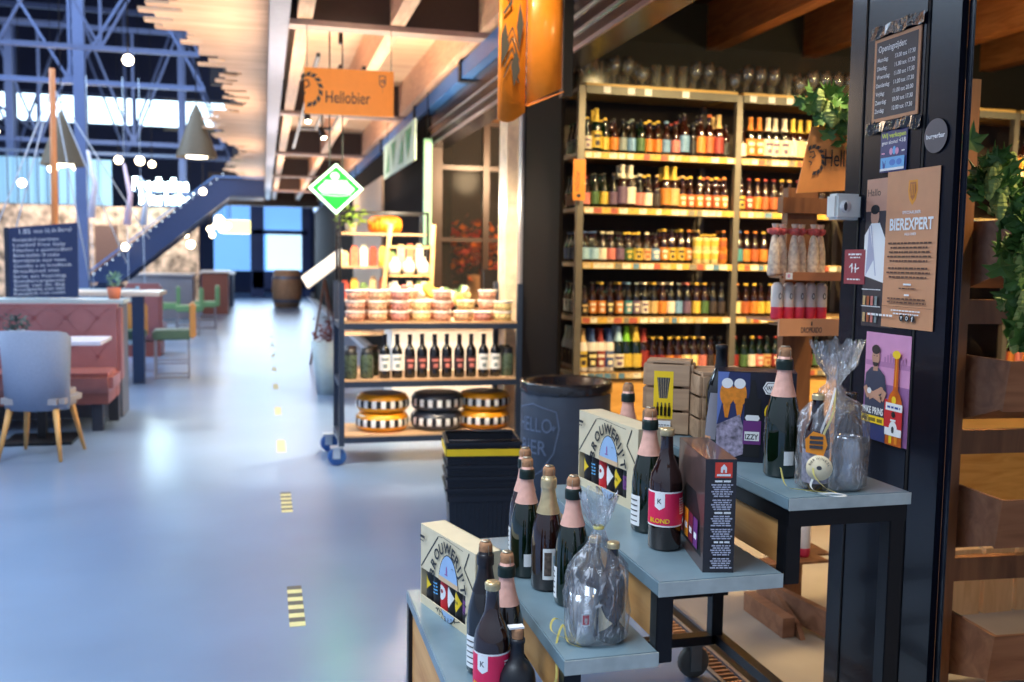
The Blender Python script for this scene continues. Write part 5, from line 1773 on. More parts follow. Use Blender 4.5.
# second green pennant higher up, lit by the sign
t = thing('green_pennant', 'white and green lettered banner board by the gutter behind the diamond sign', 'banner', (1.5, 12.4, 2.42), math.radians(-90))
m = MB(); m.prism([(0, .0), (2.6, .0), (2.6, .42), (.0, .42)], 0, .02, plain('mint_board', C8(190, 226, 206), .5), 'y'); m.build('board', None, t)
p = Panel(step=.002); 
for k in range(4):
    p.poly([(.15 + k * .6, .36), (.6 + k * .6, .36), (.35 + k * .6, .05)] if k % 2 else [(.2 + k * .6, .05), (.6 + k * .6, .05), (.55 + k * .6, .36)], plain('leaf_print', C8(40, 150, 90), .5))
p.build('print', t)
m = MB(); m.tube([(.3, .01, .42), (.3, .01, 1.08)], .004, 6); m.build('hanger', black_metal, t)

# folded orange banner near the pillar
t = thing('folded_banner', 'orange banner board with lion drawing hanging beside the pillar', 'banner', (1.25, 4.6, 2.12), 0)
bo = plain('banner_orange', C8(238, 146, 48), .35, var=.05, coat=.3)
m = MB()


def curved(pts, z0f, z1, th=.006):
    vs, fs = [], []
    n = len(pts)
    for (x, y), z0 in zip(pts, z0f):
        vs += [(x, y, z0), (x, y, z1), (x, y + th, z1), (x, y + th, z0)]
    for k in range(n - 1):
        a = 4 * k
        for j in range(4):
            fs.append((a + j, a + (j + 1) % 4, a + 4 + (j + 1) % 4, a + 4 + j))
    fs += [(3, 2, 1, 0), (4 * n - 4, 4 * n - 3, 4 * n - 2, 4 * n - 1)]
    return vs, fs


pl = [(-.150 + .030 * k, -.05 + .045 * math.sin(k * .35)) for k in range(6)]
vs, fs = curved(pl, [-.035, -.045, -.045, -.035, -.015, .01], .93)
m.faces(vs, fs, bo, True)
m.build('left_panel', None, t)
m = MB()
pr = [(.002 + .0225 * k, .0 - .055 * math.sin(k / 8 * 2.6) - .02 + .004 * k) for k in range(9)]
vs, fs = curved(pr, [.045 + .011 * k for k in range(9)], .93)
m.faces(vs, fs, bo, True)
m.build('right_panel', None, t)
m = MB(); vs = [(-.0, -.06, .03), (.19, -.03, .115), (.17, .05, .115), (.0, .03, .05)]; m.faces(vs + [(v[0], v[1], v[2] + .004) for v in vs], [(0, 1, 2, 3), (7, 6, 5, 4), (0, 4, 5, 1), (1, 5, 6, 2), (2, 6, 7, 3), (3, 7, 4, 0)], bo); m.build('bottom_flap', None, t)
p = Panel(y0=-.060, step=.001)
for k in range(4):
    p.line([(-.125, .16 + k * .05), (-.085, .25 + k * .05), (-.05, .14 + k * .05)], .006, dark_grey)
p.poly([(-.075, .12), (-.045, .20), (-.065, .30), (-.09, .22)], dark_grey); p.poly([(-.14, .22), (-.10, .30), (-.12, .42), (-.14, .36)], dark_grey); p.poly([(-.05, .30), (-.03, .42), (-.05, .52), (-.065, .40)], dark_grey)
p.line([(-.13, .46), (-.09, .52), (-.12, .58), (-.05, .66)], .012, dark_grey); p.line([(-.11, .70), (-.06, .76)], .012, dark_grey); p.poly([(-.10, .78), (-.05, .80), (-.06, .86)], dark_grey)
p.build('lion_print', t)
m = MB(); m.tube([(-.1, 0, .93), (-.1, 0, 1.38)], .003, 6); m.tube([(.12, 0, .93), (.12, 0, 1.38)], .003, 6); m.build('wire', black_metal, t)
m = MB(); m.b2(.194, .245, .0, .06, -.0 + .10, 1.38); m.build('hanging_rail', black_metal, t)

# track spotlights of the aisle
def spot(x, y, z, dirv, label):
    t = thing('spotlight', label, 'lamp', (x, y, z))
    m = MB(); m.tube([(0, 0, 0), (0, 0, 2.94 - z)], .010, 8); m.build('stem', black_metal, t)
    d = Vector(dirv).normalized()
    m = MB(); m.tube([(-d * .05), (d * .07)], .034, 14); m.build('lamp_head', black_metal, t)
    m = MB(); m.tube([(d * .0705), (d * .074)], .027, 14); m.build('lens', glow('lamp_lens', (1, .86, .62), 12), t)
    return t


spot(.615, 8.3, 2.72, (.5, -.6, -.5), 'black track spotlight below the hanging orange board, aimed right')
spot(.415, 9.6, 2.78, (.1, -.5, -1), 'black track spotlight aimed down, left of the green diamond sign')
spot(.615, 10.6, 2.75, (.3, -.5, -1), 'black track spotlight just above the green diamond sign')
spot(.805, 9.2, 2.85, (.3, -.5, -1), 'black track spotlight right of the other aisle spotlights')
m = MB(); m.b2(.40, .83, 11.82, 11.9, 2.94, 2.97); m.b2(.40, .43, 7.6, 14, 2.94, 2.97); m.b2(.60, .63, 8, 11.82, 2.94, 2.97); m.b2(.79, .82, 8, 11.82, 2.94, 2.97); m.b2(.41, .42, 11.85, 11.86, 2.97, 3.098)
o = m.build('light_track', black_metal); tag(o, 'black lighting track under the aisle ceiling carrying the spotlights', 'light track')
m = MB(); m.b2(.60, .63, 6.4, 6.46, 3.2, 3.4); m.build('x', black_metal); o = bpy.data.objects['x']; o.name = 'ceiling_sensor'; o.location = (0, 1.6, -.06); tag(o, 'small black box on a joist above the hanging orange board', 'sensor')
t = thing('spotlight', 'clear glass bulb spotlight high inside the beer shop', 'lamp', (2.12, 4.6, 2.80))
m = MB(); m.lathe([(0, -.05), (.03, -.04), (.04, 0), (.03, .04), (.015, .06), (.015, .09), (0, .09)], 14, plain('shop_bulb', C8(206, 200, 180), .15, coat=.5)); m.build('bulb', None, t)
m = MB(); m.tube([(0, 0, .09), (0, 0, .52)], .005, 6); m.build('flex', black_metal, t)

# ================================================================ cheese shop
bright = plain('white_counter', C8(244, 236, 224), .35)
t = thing('shop_counter', 'white cheese shop counter standing behind the trolley', 'counter', (0, 0, 0))
m = MB(); m.b2(1.05, 3.2, 8.05, 8.6, 0, .80); m.build('body', bright, t)
m = MB(); m.b2(1.03, 3.22, 8.03, 8.62, .801, .84); m.build('top', plain('counter_top_pale', C8(230, 210, 180), .3), t)
m = MB(); m.b2(1.95, 9, 12.4, 12.5, 0, 3.4); struct(m.build('wall_cheese_shop', plain('cheese_wall', C8(52, 34, 28), .7)))
m = MB(); m.b2(1.95, 9, 6.95, 12.4, 3.3, 3.4); struct(m.build('ceiling', plain('shop_ceiling_dark', C8(92, 58, 34), .7)))
for yb in (7.6, 8.8, 10.0, 11.2):
    m = MB(); m.b2(1.96, 6, yb, yb + .1, 3.05, 3.3); struct(m.build('ceiling_beam', plain('cheese_joist', C8(186, 130, 84), .6)))
# glass screen facing the aisle, dark frames
gfm = plain('bronze_frame', C8(58, 44, 40), .35, .3)
gt = thing('glass_partition', 'dark framed glass partition beside the cheese shop entrance', 'glass partition', (0, 0, 0))
for x0, x1 in ((1.755, 1.875), (2.33, 2.40), (2.95, 3.02)):
    m = MB(); m.b2(x0, x1, 10.25, 10.35, 0, 2.9); m.build('mullion', gfm, gt)
for z in (2.40, 1.62, .9, 2.88):
    m = MB()
    for a, b in ((1.876, 2.329), (2.401, 2.949)):
        m.b2(a, b, 10.27, 10.33, z - .025, z + .025)
    m.build('rail', gfm, gt)
pane = clear('partition_glass', (0.9, 0.88, 0.84), 0.0, 0.01, rim=.04)
for a, b in ((1.88, 2.325), (2.405, 2.945)):
    m = MB(); m.b2(a, b, 10.298, 10.304, .93, 2.85); m.build('pane', pane, gt)
# post by the entrance, mint colour standing in for the sign's green light
m = MB(); m.b2(1.62, 1.70, 9.9, 9.98, 1.55, 2.65)
o = m.build('green_lit_post', plain('post_green_light', C8(150, 214, 180), .4)); tag(o, 'narrow post beside the glass partition, coloured mint for the green sign light', 'sign')
m = MB(); m.tube([(1.66, 9.94, 2.65), (1.66, 9.94, 3.12)], .01, 6); m.build('post_hanger', black_metal, o, None)
# tall open rack with cheeses
tr = thing('display_rack', 'tall black open rack of groceries topped by an orange cheese', 'rack', (0, 0, 0))
RX0, RX1, RY = .68, 1.50, 8.95
for x, y in ((RX0, RY), (RX1, RY), (RX0, RY + .4), (RX1, RY + .4)):
    m = MB(); m.b2(x - .012, x + .012, y - .012, y + .012, 0, 1.84); m.build('post', black_metal, tr)
for z in (1.64, 1.33, 1.02, .70, .35):
    m = MB(); m.b2(RX0 + .013, RX1 - .013, RY, RY + .4, z - .02, z); m.build('shelf_board', shelf_w, tr)
m = MB(); m.b2(RX0 + .013, RX1 - .013, RY - .01, RY + .01, 1.82, 1.84); m.b2(RX0 + .013, RX1 - .013, RY + .39, RY + .41, 1.82, 1.84); m.build('top_rail', black_metal, tr)
m = MB(); m.lathe([(0, 0), (.12, 0), (.15, .02), (.158, .08), (.15, .14), (.12, .16), (0, .162)], 28, plain('orange_rind', C8(244, 120, 20), .35, coat=.3), c=(0, 0, 0))
for k in range(20):
    a = 2 * PI * k / 20
    m.tube([(.152 * math.cos(a), .152 * math.sin(a), .03), (.160 * math.cos(a), .160 * math.sin(a), .08), (.152 * math.cos(a), .152 * math.sin(a), .13)], .006, 5, gold_rind)
o = m.build('cheese_wheel', None, None, (1.12, 9.15, 1.6405)); tag(o, 'big orange ribbed cheese on top of the tall open rack', 'cheese')
gl_c = [C8(240, 200, 150), C8(220, 120, 90), C8(236, 226, 200), C8(190, 80, 60), C8(240, 180, 80), C8(120, 150, 90)]
gi = 0
for z in (1.33, 1.02):
    for k in range(9):
        x = .735 + k * .088
        h = rj.uniform(.12, .22)
        mm_ = plain('grocery_pack_%d' % (gi % 6), gl_c[gi % 6], .4, var=.3, scale=30)
        m = MB(); m.b2(-.035, .035, -.03, .03, 0, h * .85, mm_); m.b2(-.025, .025, -.008, .008, h * .85, h, mm_)
        o = m.build('grocery_pack', None, None, (x, RY + .12, z + .0005)); gi += 1
        tag(o, 'small grocery pack, %s from the left on the %s shelf of the tall rack' % (ORD[k], 'upper' if z > 1.2 else 'lower'), 'package', 'packs on the tall open rack')
gp = thing('potted_plant', 'green trailing plant at the left of the tall rack top', 'plant', (.80, 9.15, 1.6405))
m = MB(); m.lathe([(0, 0), (.045, 0), (.06, .09), (.05, .09), (0, .08)], 16, plain('cream_pot', C8(220, 210, 180), .5)); m.build('pot', None, gp)
m = MB()
for k in range(46):
    a = rj.uniform(0, 6.28); r_ = rj.uniform(.02, .10); zz = rj.uniform(.08, .26)
    q = Matrix.Translation((r_ * math.cos(a), r_ * math.sin(a), zz)) @ Matrix.Rotation(a, 4, 'Z') @ Matrix.Rotation(rj.uniform(-.8, .8), 4, 'Y')
    m.faces([q @ Vector(v) for v in ((0, -.01, 0), (.04, -.018, .01), (.085, 0, -.01), (.04, .018, .01))], [(0, 1, 2, 3)])
m.build('leaves', plain('light_leaf', C8(150, 190, 70), .5), gp)
# leaning wooden ladder rack
lr = thing('ladder_rack', 'pale wooden leaning ladder rack with bright packs beside the tall rack', 'rack', (0, 0, 0))
lw_ = wood('ladder_wood', C8(214, 168, 110), C8(236, 196, 140), axis='z')
for a, b in (((1.02, 8.62, 0.842), (1.12, 8.72, 1.72)), ((1.47, 8.62, .842), (1.52, 8.72, 1.72))):
    m = MB(); m.bar(a, b, .03, .03); m.build('rail', lw_, lr)
for z, y in ((1.02, 8.59), (1.24, 8.62), (1.50, 8.66)):
    m = MB(); m.b2(1.10, 1.47, y - .0, y + .08, z, z + .02); m.build('shelf_board', lw_, lr)
for i in range(6):
    z = (1.0405, 1.2605)[i % 2]
    x = 1.15 + (i // 2) * .13
    y = (8.63, 8.66)[i % 2]
    m = MB(); m.lathe([(0, 0), (.045, 0), (.055, .03), (.05, .10), (.02, .14), (.028, .16)], 12, plain('white_bag', C8(246, 236, 220), .4, var=.1), jitter=lambda a, zz: 1 + .08 * math.sin(5 * a))
    o = m.build('paper_bag', None, None, (x, y, z)); tag(o, 'bright white tied bag, %s column, %s shelf of the leaning ladder rack' % (ORD[i // 2], ('lower', 'upper')[i % 2]), 'bag', 'tied bags on the ladder rack')
# big pot with red flowers behind glass
fp = thing('flower_pot', 'tall pale pot with red and orange dried flowers behind the glass partition', 'plant', (2.62, 11.6, 0))
m = MB(); m.lathe([(0, 0), (.12, 0), (.17, 1.18), (.18, 1.22), (.16, 1.22), (0, 1.16)], 20, plain('peach_pot', C8(240, 190, 140), .5)); m.build('pot', None, fp)
m = MB()
rm = [plain('red_flower', C8(206, 52, 26), .5), plain('orange_flower', C8(240, 120, 30), .5), plain('brown_flower', C8(120, 50, 30), .5)]
for k in range(420):
    x, z, y = max(-.5, rj.gauss(-.05, .30)), rj.gauss(1.55, .16), rj.gauss(0, .12)
    q = Matrix.Translation((x, y, z)) @ Matrix.Rotation(rj.uniform(0, 6), 4, 'Z') @ Matrix.Rotation(rj.uniform(0, 3), 4, 'X')
    m.faces([q @ Vector(v) for v in ((-.05, 0, 0), (0, .045, .01), (.05, 0, 0), (0, -.045, .01))], [(0, 1, 2, 3)], rm[k % 3])
m.build('flowers', None, fp)
# pale pendant behind glass
t = thing('pendant_lamp', 'small glowing fan shaped pendant behind the partition glass', 'lamp', (2.08, 11.2, 1.98))
m = MB(); m.lathe([(.06, .04), (.055, .08), (.03, .14), (0, .15)], 16, glow('pendant_glow', (1, .84, .6), 1.3)); m.build('lamp_shade', None, t)
m = MB(); m.tube([(0, 0, .15), (0, 0, 1.06)], .004, 6); m.build('flex', black_metal, t)
# scales / till on the counter
t = thing('cash_register', 'dark till standing on a stand by the lit pillar', 'till', (1.98, 8.25, .8405))
m = MB(); m.b2(-.12, .12, -.08, .10, 0, .10, plain('till_grey', C8(60, 64, 76), .4)); m.b2(-.02, .02, .0, .03, .10, .28, black_metal); m.build('base', None, t)
m = MB(); m.box((0, -.02, .37), (.20, .03, .22), black_metal, rot=(-.2, 0, 0)); m.build('screen', None, t)
t = thing('produce_heap', 'white boxes and produce piled on the cheese counter', 'produce', (1.55, 8.2, .8405)); t['kind'] = 'stuff'
m = MB()
for k in range(40):
    m.box((rj.uniform(-.40, .16), rj.uniform(-.08, .12), rj.uniform(.11, .30)), (rj.uniform(.05, .12),) * 3, [bright, LM['c'], LM['p'], LM['y'], LM['g']][k % 5], rot=(rj.random(), rj.random(), rj.random()), bevel=.008)
m.build('pile', None, t)

# ================================================================ restaurant side
# chalk board
t = thing('chalk_board', 'dark blue menu board with white handwriting behind the booth', 'menu board', (-2.12, 9.0, 1.02), math.radians(2))
m = MB(); m.prism([(0, 0), (.545, .0), (.55, .655), (0, .595)], 0, .02, plain('chalk_navy', C8(18, 40, 86), .5), 'y'); m.build('board', None, t)
p = Panel(step=.001)
chalk = plain('chalk_white', C8(190, 200, 220), .6)
p.text('1.85', .09, .545, .06, chalk, 'l', .0, rot=.06); p.text('voor bij de Borrel', .20, .555, .05, chalk, 'l', .0, rot=.08, width=.30)
for k, s_ in enumerate(('Bourgondisch assortiment', 'Loaded fries Italy', 'Nacho s pomodori', 'Bitterballen 8 stuks', 'Borrelplank voor twee', 'Gamba s in knoflook', 'Breadbowl met', 'brie en honing')):
    z = .50 - k * .045
    p.text(s_, .04, z - .02, .042, chalk, 'l', .0, rot=.05, width=.36 + .1 * ((k * 7) % 3) * .5)
for k, s_ in enumerate(('Rundercarpaccio', 'Soep van de dag', 'Broodplank met dips', 'Kaasplank met noten')):
    p.text(s_, .04, .125 - k * .036, .04, chalk, 'l', .0, rot=.05, width=.40)
p.build('lettering', t)
m = MB(); m.b2(-.03, .0, -.01, .02, 0, .60); m.build('side_frame', plain('board_frame', C8(20, 34, 60), .5), t)
# divider with top behind the booth
t = thing('booth_divider', 'long low divider with a pale top running behind the pink booth', 'divider', (0, 0, 0))
m = MB(); m.b2(-3.6, -1.19, 8.72, 9.12, 0, .98); m.build('body', plain('divider_body', C8(90, 100, 120), .6), t)
m = MB(); m.b2(-3.6, -1.17, 8.70, 9.14, .981, 1.015); m.build('top', plain('divider_top', C8(176, 196, 206), .4), t)
# booth bench
bo_ = thing('booth_bench', 'dusty pink leather booth bench with buttoned back', 'booth bench', (0, 0, 0))
pk = plain('pink_leather', C8(142, 92, 96), .4, var=.1, scale=5, coat=.2)
m = MB(); m.box((-2.42, 8.56, .66), (2.52, .20, .66), bevel=.03)
m.build('backrest', pk, bo_)
m = MB()
for k in range(10):
    for r_ in range(3):
        x = -1.22 - k * .24 - (.12 if r_ % 2 else 0)
        m.lathe([(0, -.012), (.016, -.006), (.016, 0), (0, 0)], 10, c=(0, 0, 0))
        for v in m.bm.verts[-(2 * 10 + 2):]:
            pass
m.bm.clear()
for k in range(10):
    for r_ in range(3):
        x = -1.34 - k * .24 - (.12 if r_ % 2 else 0)
        z = .56 + r_ * .16
        m.box((x, 8.456, z), (.03, .012, .03), bevel=.004)
        m.bar((x, 8.4575, z), (x + .12, 8.4575, z + .16 if r_ < 2 else z + .1), .004, .004)
        m.bar((x, 8.4575, z), (x - .12, 8.4575, z + .16 if r_ < 2 else z + .1), .004, .004)
m.build('buttoning', plain('pink_leather_dark', C8(128, 70, 76), .45), bo_)
m = MB(); m.box((-2.42, 8.21, .39), (2.52, .48, .16), bevel=.035); m.build('seat', plain('pink_leather_seat', C8(160, 102, 98), .3, coat=.3), bo_)
m = MB(); m.b2(-3.55, -1.20, 8.02, 8.44, .22, .308); m.b2(-3.55, -1.20, 8.46, 8.64, .22, .33); m.build('base', plain('booth_base', C8(140, 82, 76), .4), bo_)
for x, y in ((-1.29, 8.10), (-1.24, 8.58), (-2.4, 8.10), (-3.4, 8.1)):
    m = MB(); m.b2(x - .04, x + .04, y - .04, y + .04, 0, .219); m.build('leg', plain('booth_leg', C8(40, 46, 62), .4), bo_)
# cafe table before it
t = thing('cafe_table', 'small pale rectangular cafe table in front of the pink booth', 'table', (-1.62, 7.72, 0))
m = MB(); m.b2(-.45, .46, -.26, .26, .735, .765, bevel=.004); m.build('tabletop', plain('table_pale', C8(206, 206, 222), .35), t)
m = MB(); m.b2(-.03, .03, -.03, .03, .02, .734); m.build('pedestal', black_metal, t)
m = MB(); m.b2(-.24, .24, -.22, .22, 0, .019); m.build('base_plate', black_metal, t)
t = thing('potted_plant', 'small bushy plant in a grey pot on the cafe table', 'plant', (-1.77, 7.70, .7655))
m = MB(); m.lathe([(0, 0), (.045, 0), (.055, .07), (.05, .07), (0, .06)], 14, plain('grey_pot', C8(150, 156, 166), .5)); m.build('pot', None, t)
m = MB()
for k in range(80):
    a = rj.uniform(0, 6.28); r_ = rj.uniform(.0, .09); zz = rj.uniform(.07, .17)
    q = Matrix.Translation((r_ * math.cos(a), r_ * math.sin(a), zz)) @ Matrix.Rotation(a, 4, 'Z') @ Matrix.Rotation(rj.uniform(-1, .8), 4, 'Y')
    m.faces([q @ Vector(v) for v in ((0, -.008, 0), (.02, -.014, .01), (.045, 0, 0), (.02, .014, .01))], [(0, 1, 2, 3)])
m.build('leaves', plain('grey_green_leaf', C8(64, 86, 84), .6), t)
t = thing('menu_card', 'turquoise menu card standing on the cafe table', 'menu card', (-1.98, 7.60, .7655), math.radians(12))
m = MB(); m.prism([(0, 0), (.03, 0), (.016, .17), (.012, .17)], -.11, .06, plain('turquoise', C8(60, 176, 186), .4), 'x'); m.build('card', None, t)
# arm chair in the foreground of the restaurant
def armchair(label, x, y, rz):
    t = thing('dining_chair', label, 'chair', (x, y, 0), rz, 'grey upholstered cafe chairs')
    fab = plain('blue_grey_fabric', C8(134, 146, 170), .8, var=.08, scale=120)
    # shell: bowed back with sloping sides, seen from behind; local back toward -Y
    m = MB()
    n = 14
    vs, fs = [], []
    for k in range(n + 1):
        a = -1.25 + 2.5 * k / n
        rx, ry = .245, .22
        s_ = math.sin(a); c_ = math.cos(a)
        top = .885 - .01 * abs(s_) - (.16 * max(0, abs(s_) - .86) * 3)
        wt = 1.0
        for (zz, sc, th) in ((.34, .93, 0), (.60, .97, 0), (top, 1.03, 0)):
            vs.append((rx * s_ * sc, -ry * c_ * sc, zz)); vs.append(((rx - .04) * s_ * sc, -(ry - .045) * c_ * sc, zz))
    for k in range(n):
        a = 6 * k
        b = a + 6
        fs += [(a, b, b + 2, a + 2), (a + 2, b + 2, b + 4, a + 4), (a + 1, a + 3, b + 3, b + 1), (a + 3, a + 5, b + 5, b + 3), (a + 4, b + 4, b + 5, a + 5), (a, a + 1, b + 1, b)]
    fs += [(0, 2, 3, 1), (2, 4, 5, 3), (6 * n, 6 * n + 1, 6 * n + 3, 6 * n + 2), (6 * n + 2, 6 * n + 3, 6 * n + 5, 6 * n + 4)]
    m.faces(vs, fs, fab, True)
    m.build('backrest', None, t)
    m = MB(); m.box((0, .02, .40), (.42, .40, .12), bevel=.04); m.build('seat', plain('seat_beige_grey', C8(150, 146, 150), .8), t)
    lm = wood('chair_leg_wood', C8(196, 140, 76), C8(220, 170, 104), axis='z')
    for sx, sy in ((-1, -1), (1, -1), (-1, 1), (1, 1)):
        m = MB(); m.tube([(sx * .15, sy * .14, .345), (sx * .205, sy * .22, 0)], .022, 10, r2=.012); m.build('leg', lm, t)
    return t


armchair('blue-grey upholstered chair with timber legs seen from behind at the cafe table', -1.50, 7.13, math.radians(-10))
armchair('blue-grey chair cut by the frame, left of the whole one', -2.13, 7.20, math.radians(-4))
# bar height communal table and stools
t = thing('communal_table', 'high communal table with pale top and thick dark blue legs', 'table', (0, 0, 0))
m = MB(); m.b2(-2.5, -1.10, 10.95, 11.75, .955, 1.0, bevel=.004); m.build('tabletop', plain('table_top_wood', C8(196, 186, 176), .4, var=.1), t)
lm_ = plain('table_leg_blue', C8(24, 44, 78), .4)
for x, y in ((-1.33, 11.03), (-1.62, 11.66), (-2.4, 11.03)):
    m = MB(); m.b2(x - .06, x + .06, y - .05, y + .05, 0, .954); m.build('leg', lm_, t)


def stool(label, x, y, rz, green, group='green low backed high stools', hs=.62):
    t = thing('bar_stool', label, 'stool', (x, y, 0), rz, group)
    m = MB(); m.box((0, 0, hs), (.42, .42, .11), bevel=.02); m.build('seat', green, t)
    m = MB(); m.box((.225, 0, hs + .16), (.07, .44, .40), bevel=.02); m.build('backrest', plain('stool_tan_back', C8(196, 144, 80), .5) if group.startswith('green low') else green, t)
    for sx in (-1, 1):
        for sy in (-1, 1):
            m = MB(); m.b2(sx * .18 - .012, sx * .18 + .012, sy * .18 - .012, sy * .18 + .012, 0, hs - .055); m.build('leg', pale_steel, t)
    
    for yy, zz in ((-.18, .18), (.18, .18), (-.18, .02), (.18, .02)):
        m = MB(); m.bar((-.167, yy, zz), (.167, yy, zz), .018); m.build('foot_rail', pale_steel, t)
    return t


gcol = plain('olive_green_vinyl', C8(76, 104, 86), .4)
stool('olive green stool with tan back at the end of the high communal table', -1.03, 11.55, math.radians(4), gcol, hs=.50)
stool('olive green stool behind the high communal table', -1.62, 12.3, math.radians(90), gcol, hs=.44)
lt_g = plain('light_green_vinyl', C8(112, 158, 110), .4)
stool('light green chair farthest down the aisle edge', -1.10, 19.2, math.radians(5), lt_g, 'light green chairs along the aisle', .48)
stool('light green chair just nearer than the farthest one', -1.30, 17.6, math.radians(5), lt_g, 'light green chairs along the aisle', .48)
stool('light green chair behind the striped bench', -1.75, 18.4, math.radians(5), lt_g, 'light green chairs along the aisle', .48)
t = thing('booth_bench', 'second smaller pink booth end beyond the communal table', 'booth bench', (0, 0, 0))
m = MB(); m.box((-1.62, 14.0, .62), (.50, .18, .78), bevel=.04); m.build('backrest', pk, t)
m = MB(); m.box((-1.62, 14.35, .36), (.5, .5, .2), bevel=.03); m.build('seat', pk, t)
m = MB(); m.b2(-1.84, -1.4, 13.94, 14.55, .0, .2); m.build('base', plain('booth_base', C8(140, 82, 76), .4), t)
t = thing('striped_bench', 'slatted pale blue bench back beyond the communal table', 'bench', (0, 0, 0))
m = MB()
for k in range(7):
    m.b2(-2.6, -1.55, 13.0, 13.05, .25 + k * .11, .31 + k * .11)
m.b2(-2.62, -2.58, 13.05, 13.1, 0, 1.0); m.b2(-1.6, -1.56, 13.05, 13.1, 0, 1.0)
m.build('slats', plain('pale_blue_slat', C8(150, 186, 206), .5), t)
t = thing('flower_pot', 'terracotta pot with greenery on the divider top', 'plant', (-1.27, 8.92, 1.0155))
m = MB(); m.lathe([(0, 0), (.045, 0), (.06, .10), (.05, .10), (0, .09)], 14, plain('terracotta', C8(196, 110, 80), .6)); m.build('pot', None, t)
m = MB()
for k in range(40):
    a = rj.uniform(0, 6.28); zz = rj.uniform(.10, .20)
    q = Matrix.Translation((.03 * math.cos(a), .03 * math.sin(a), zz)) @ Matrix.Rotation(a, 4, 'Z') @ Matrix.Rotation(rj.uniform(-1, .3), 4, 'Y')
    m.faces([q @ Vector(v) for v in ((0, -.01, 0), (.025, -.012, .01), (.06, 0, .02), (.025, .012, .01))], [(0, 1, 2, 3)])
m.build('leaves', plain('pale_green_leaf', C8(120, 160, 130), .6), t)
# distant counters and clutter along the left of the aisle
for i, (x0, x1, y0, y1, z, c, lb) in enumerate(((-2.9, -1.55, 22.4, 23.2, 1.0, C8(150, 150, 160), 'pale far counter under the escalator'), (-1.45, -.85, 24.0, 25.2, 1.05, C8(120, 70, 60), 'dark red far counter by the hall screen'), (-1.7, -.85, 27.5, 29, .95, C8(40, 60, 100), 'dark blue far counter before the gate'))):
    t = thing('far_counter', lb, 'counter', (0, 0, 0))
    m = MB(); m.b2(x0, x1, y0, y1, 0, z - .05); m.build('body', plain('far_counter_%d' % i, c, .5), t)
    m = MB(); m.b2(x0 - .04, x1 + .04, y0 - .04, y1 + .04, z - .049, z); m.build('top', plain('far_top', C8(206, 200, 200), .3), t)
# escalator / blue steel stair
t = thing('escalator', 'dark blue steel stair ramp climbing from left to right across the hall', 'stair', (0, 0, 0))
eb = plain('stair_blue', C8(38, 58, 100), .45, .1)
m = MB(); m.prism([(-3.45, .85), (-2.75, .85), (-.62, 2.62), (.02, 2.62), (.02, 2.95), (-.95, 2.95)], 20.0, 20.06, eb, 'y'); m.build('side_panel', None, t)
m = MB(); m.prism([(-3.45, .85), (-2.75, .85), (-.62, 2.62), (.02, 2.62), (.02, 2.95), (-.95, 2.95)], 21.3, 21.36, eb, 'y'); m.build('side_panel', None, t)
m = MB(); m.prism([(-3.2, .80), (-2.9, .80), (-.70, 2.60), (-.0, 2.60), (-.0, 2.70), (-.8, 2.70)], 20.061, 21.299, plain('stair_steel', C8(60, 76, 110), .5), 'y'); m.build('steps', None, t)
m = MB(); m.bar((-3.45, 19.97, .93), (-.95, 19.97, 2.98), .05, .03); m.bar((-.95, 19.97, 2.98), (.02, 19.97, 2.98), .05, .03); m.build('handrail', plain('stair_rail', C8(90, 130, 190), .3), t)
m = MB()
for k in range(22):
    m.box((-3.2 + k * .115, 19.955, 1.02 + k * .0955), (.018, .01, .018))
m.build('rail_lights', glow('stair_dots', (.7, .85, 1), 2), t)
m = MB(); m.b2(-3.3, -2.8, 20.1, 21.2, 0, .79); m.build('pit', eb, t)
# mast with its rigging
t = thing('boat_mast', 'slim orange wooden mast with pale rigging lines in the hall', 'mast', (-2.34, 12.0, 0))
m = MB(); m.tube([(0, 0, 0), (.02, 0, 3.5)], .045, 12, r2=.032); m.build('pole', wood('mast_wood', C8(186, 110, 56), C8(214, 140, 84), axis='z'), t)
m = MB()
for a in ((-1.0, .2, 1.2), (-.55, .1, 1.6), (.35, .1, 1.5), (.75, .2, 1.7), (1.0, .3, 2.0)):
    m.tube([(0.02, 0, 3.3), (a[0], a[1], a[2] - .4)], .008, 5)
m.build('rigging', plain('rope_pale', C8(190, 206, 226), .6), t)
for i, (x, y, z0, z1, c) in enumerate(((-2.75, 17, 2.0, 3.1, C8(226, 220, 236)), (-2.2, 17, 1.9, 2.9, C8(236, 206, 220)), (-1.95, 17, 1.9, 2.7, C8(210, 220, 236)))):
    o = MB(); o.tube([(0, 0, z0), (.06, 0, (z0 + z1) / 2), (-.03, 0, z1)], .06, 8, r2=.02)
    o = o.build('furled_sail', plain('sail_%d' % i, c, .7), None, (x, y, 0)); tag(o, '%s pale furled sail cloth hanging in the hall beside the mast' % ('left', 'middle', 'right')[i], 'sail', None)
    m = MB(); m.tube([(-.03, 0, z1), (-.03, 0, 4.3)], .006, 5); m.build('rope', plain('rope_pale', C8(190, 206, 226), .6), o)
    m = MB(); m.tube([(0, 0, z0), (0.02, 0, 0.02)], .006, 5); m.build('rope', plain('rope_pale', C8(190, 206, 226), .6), o)
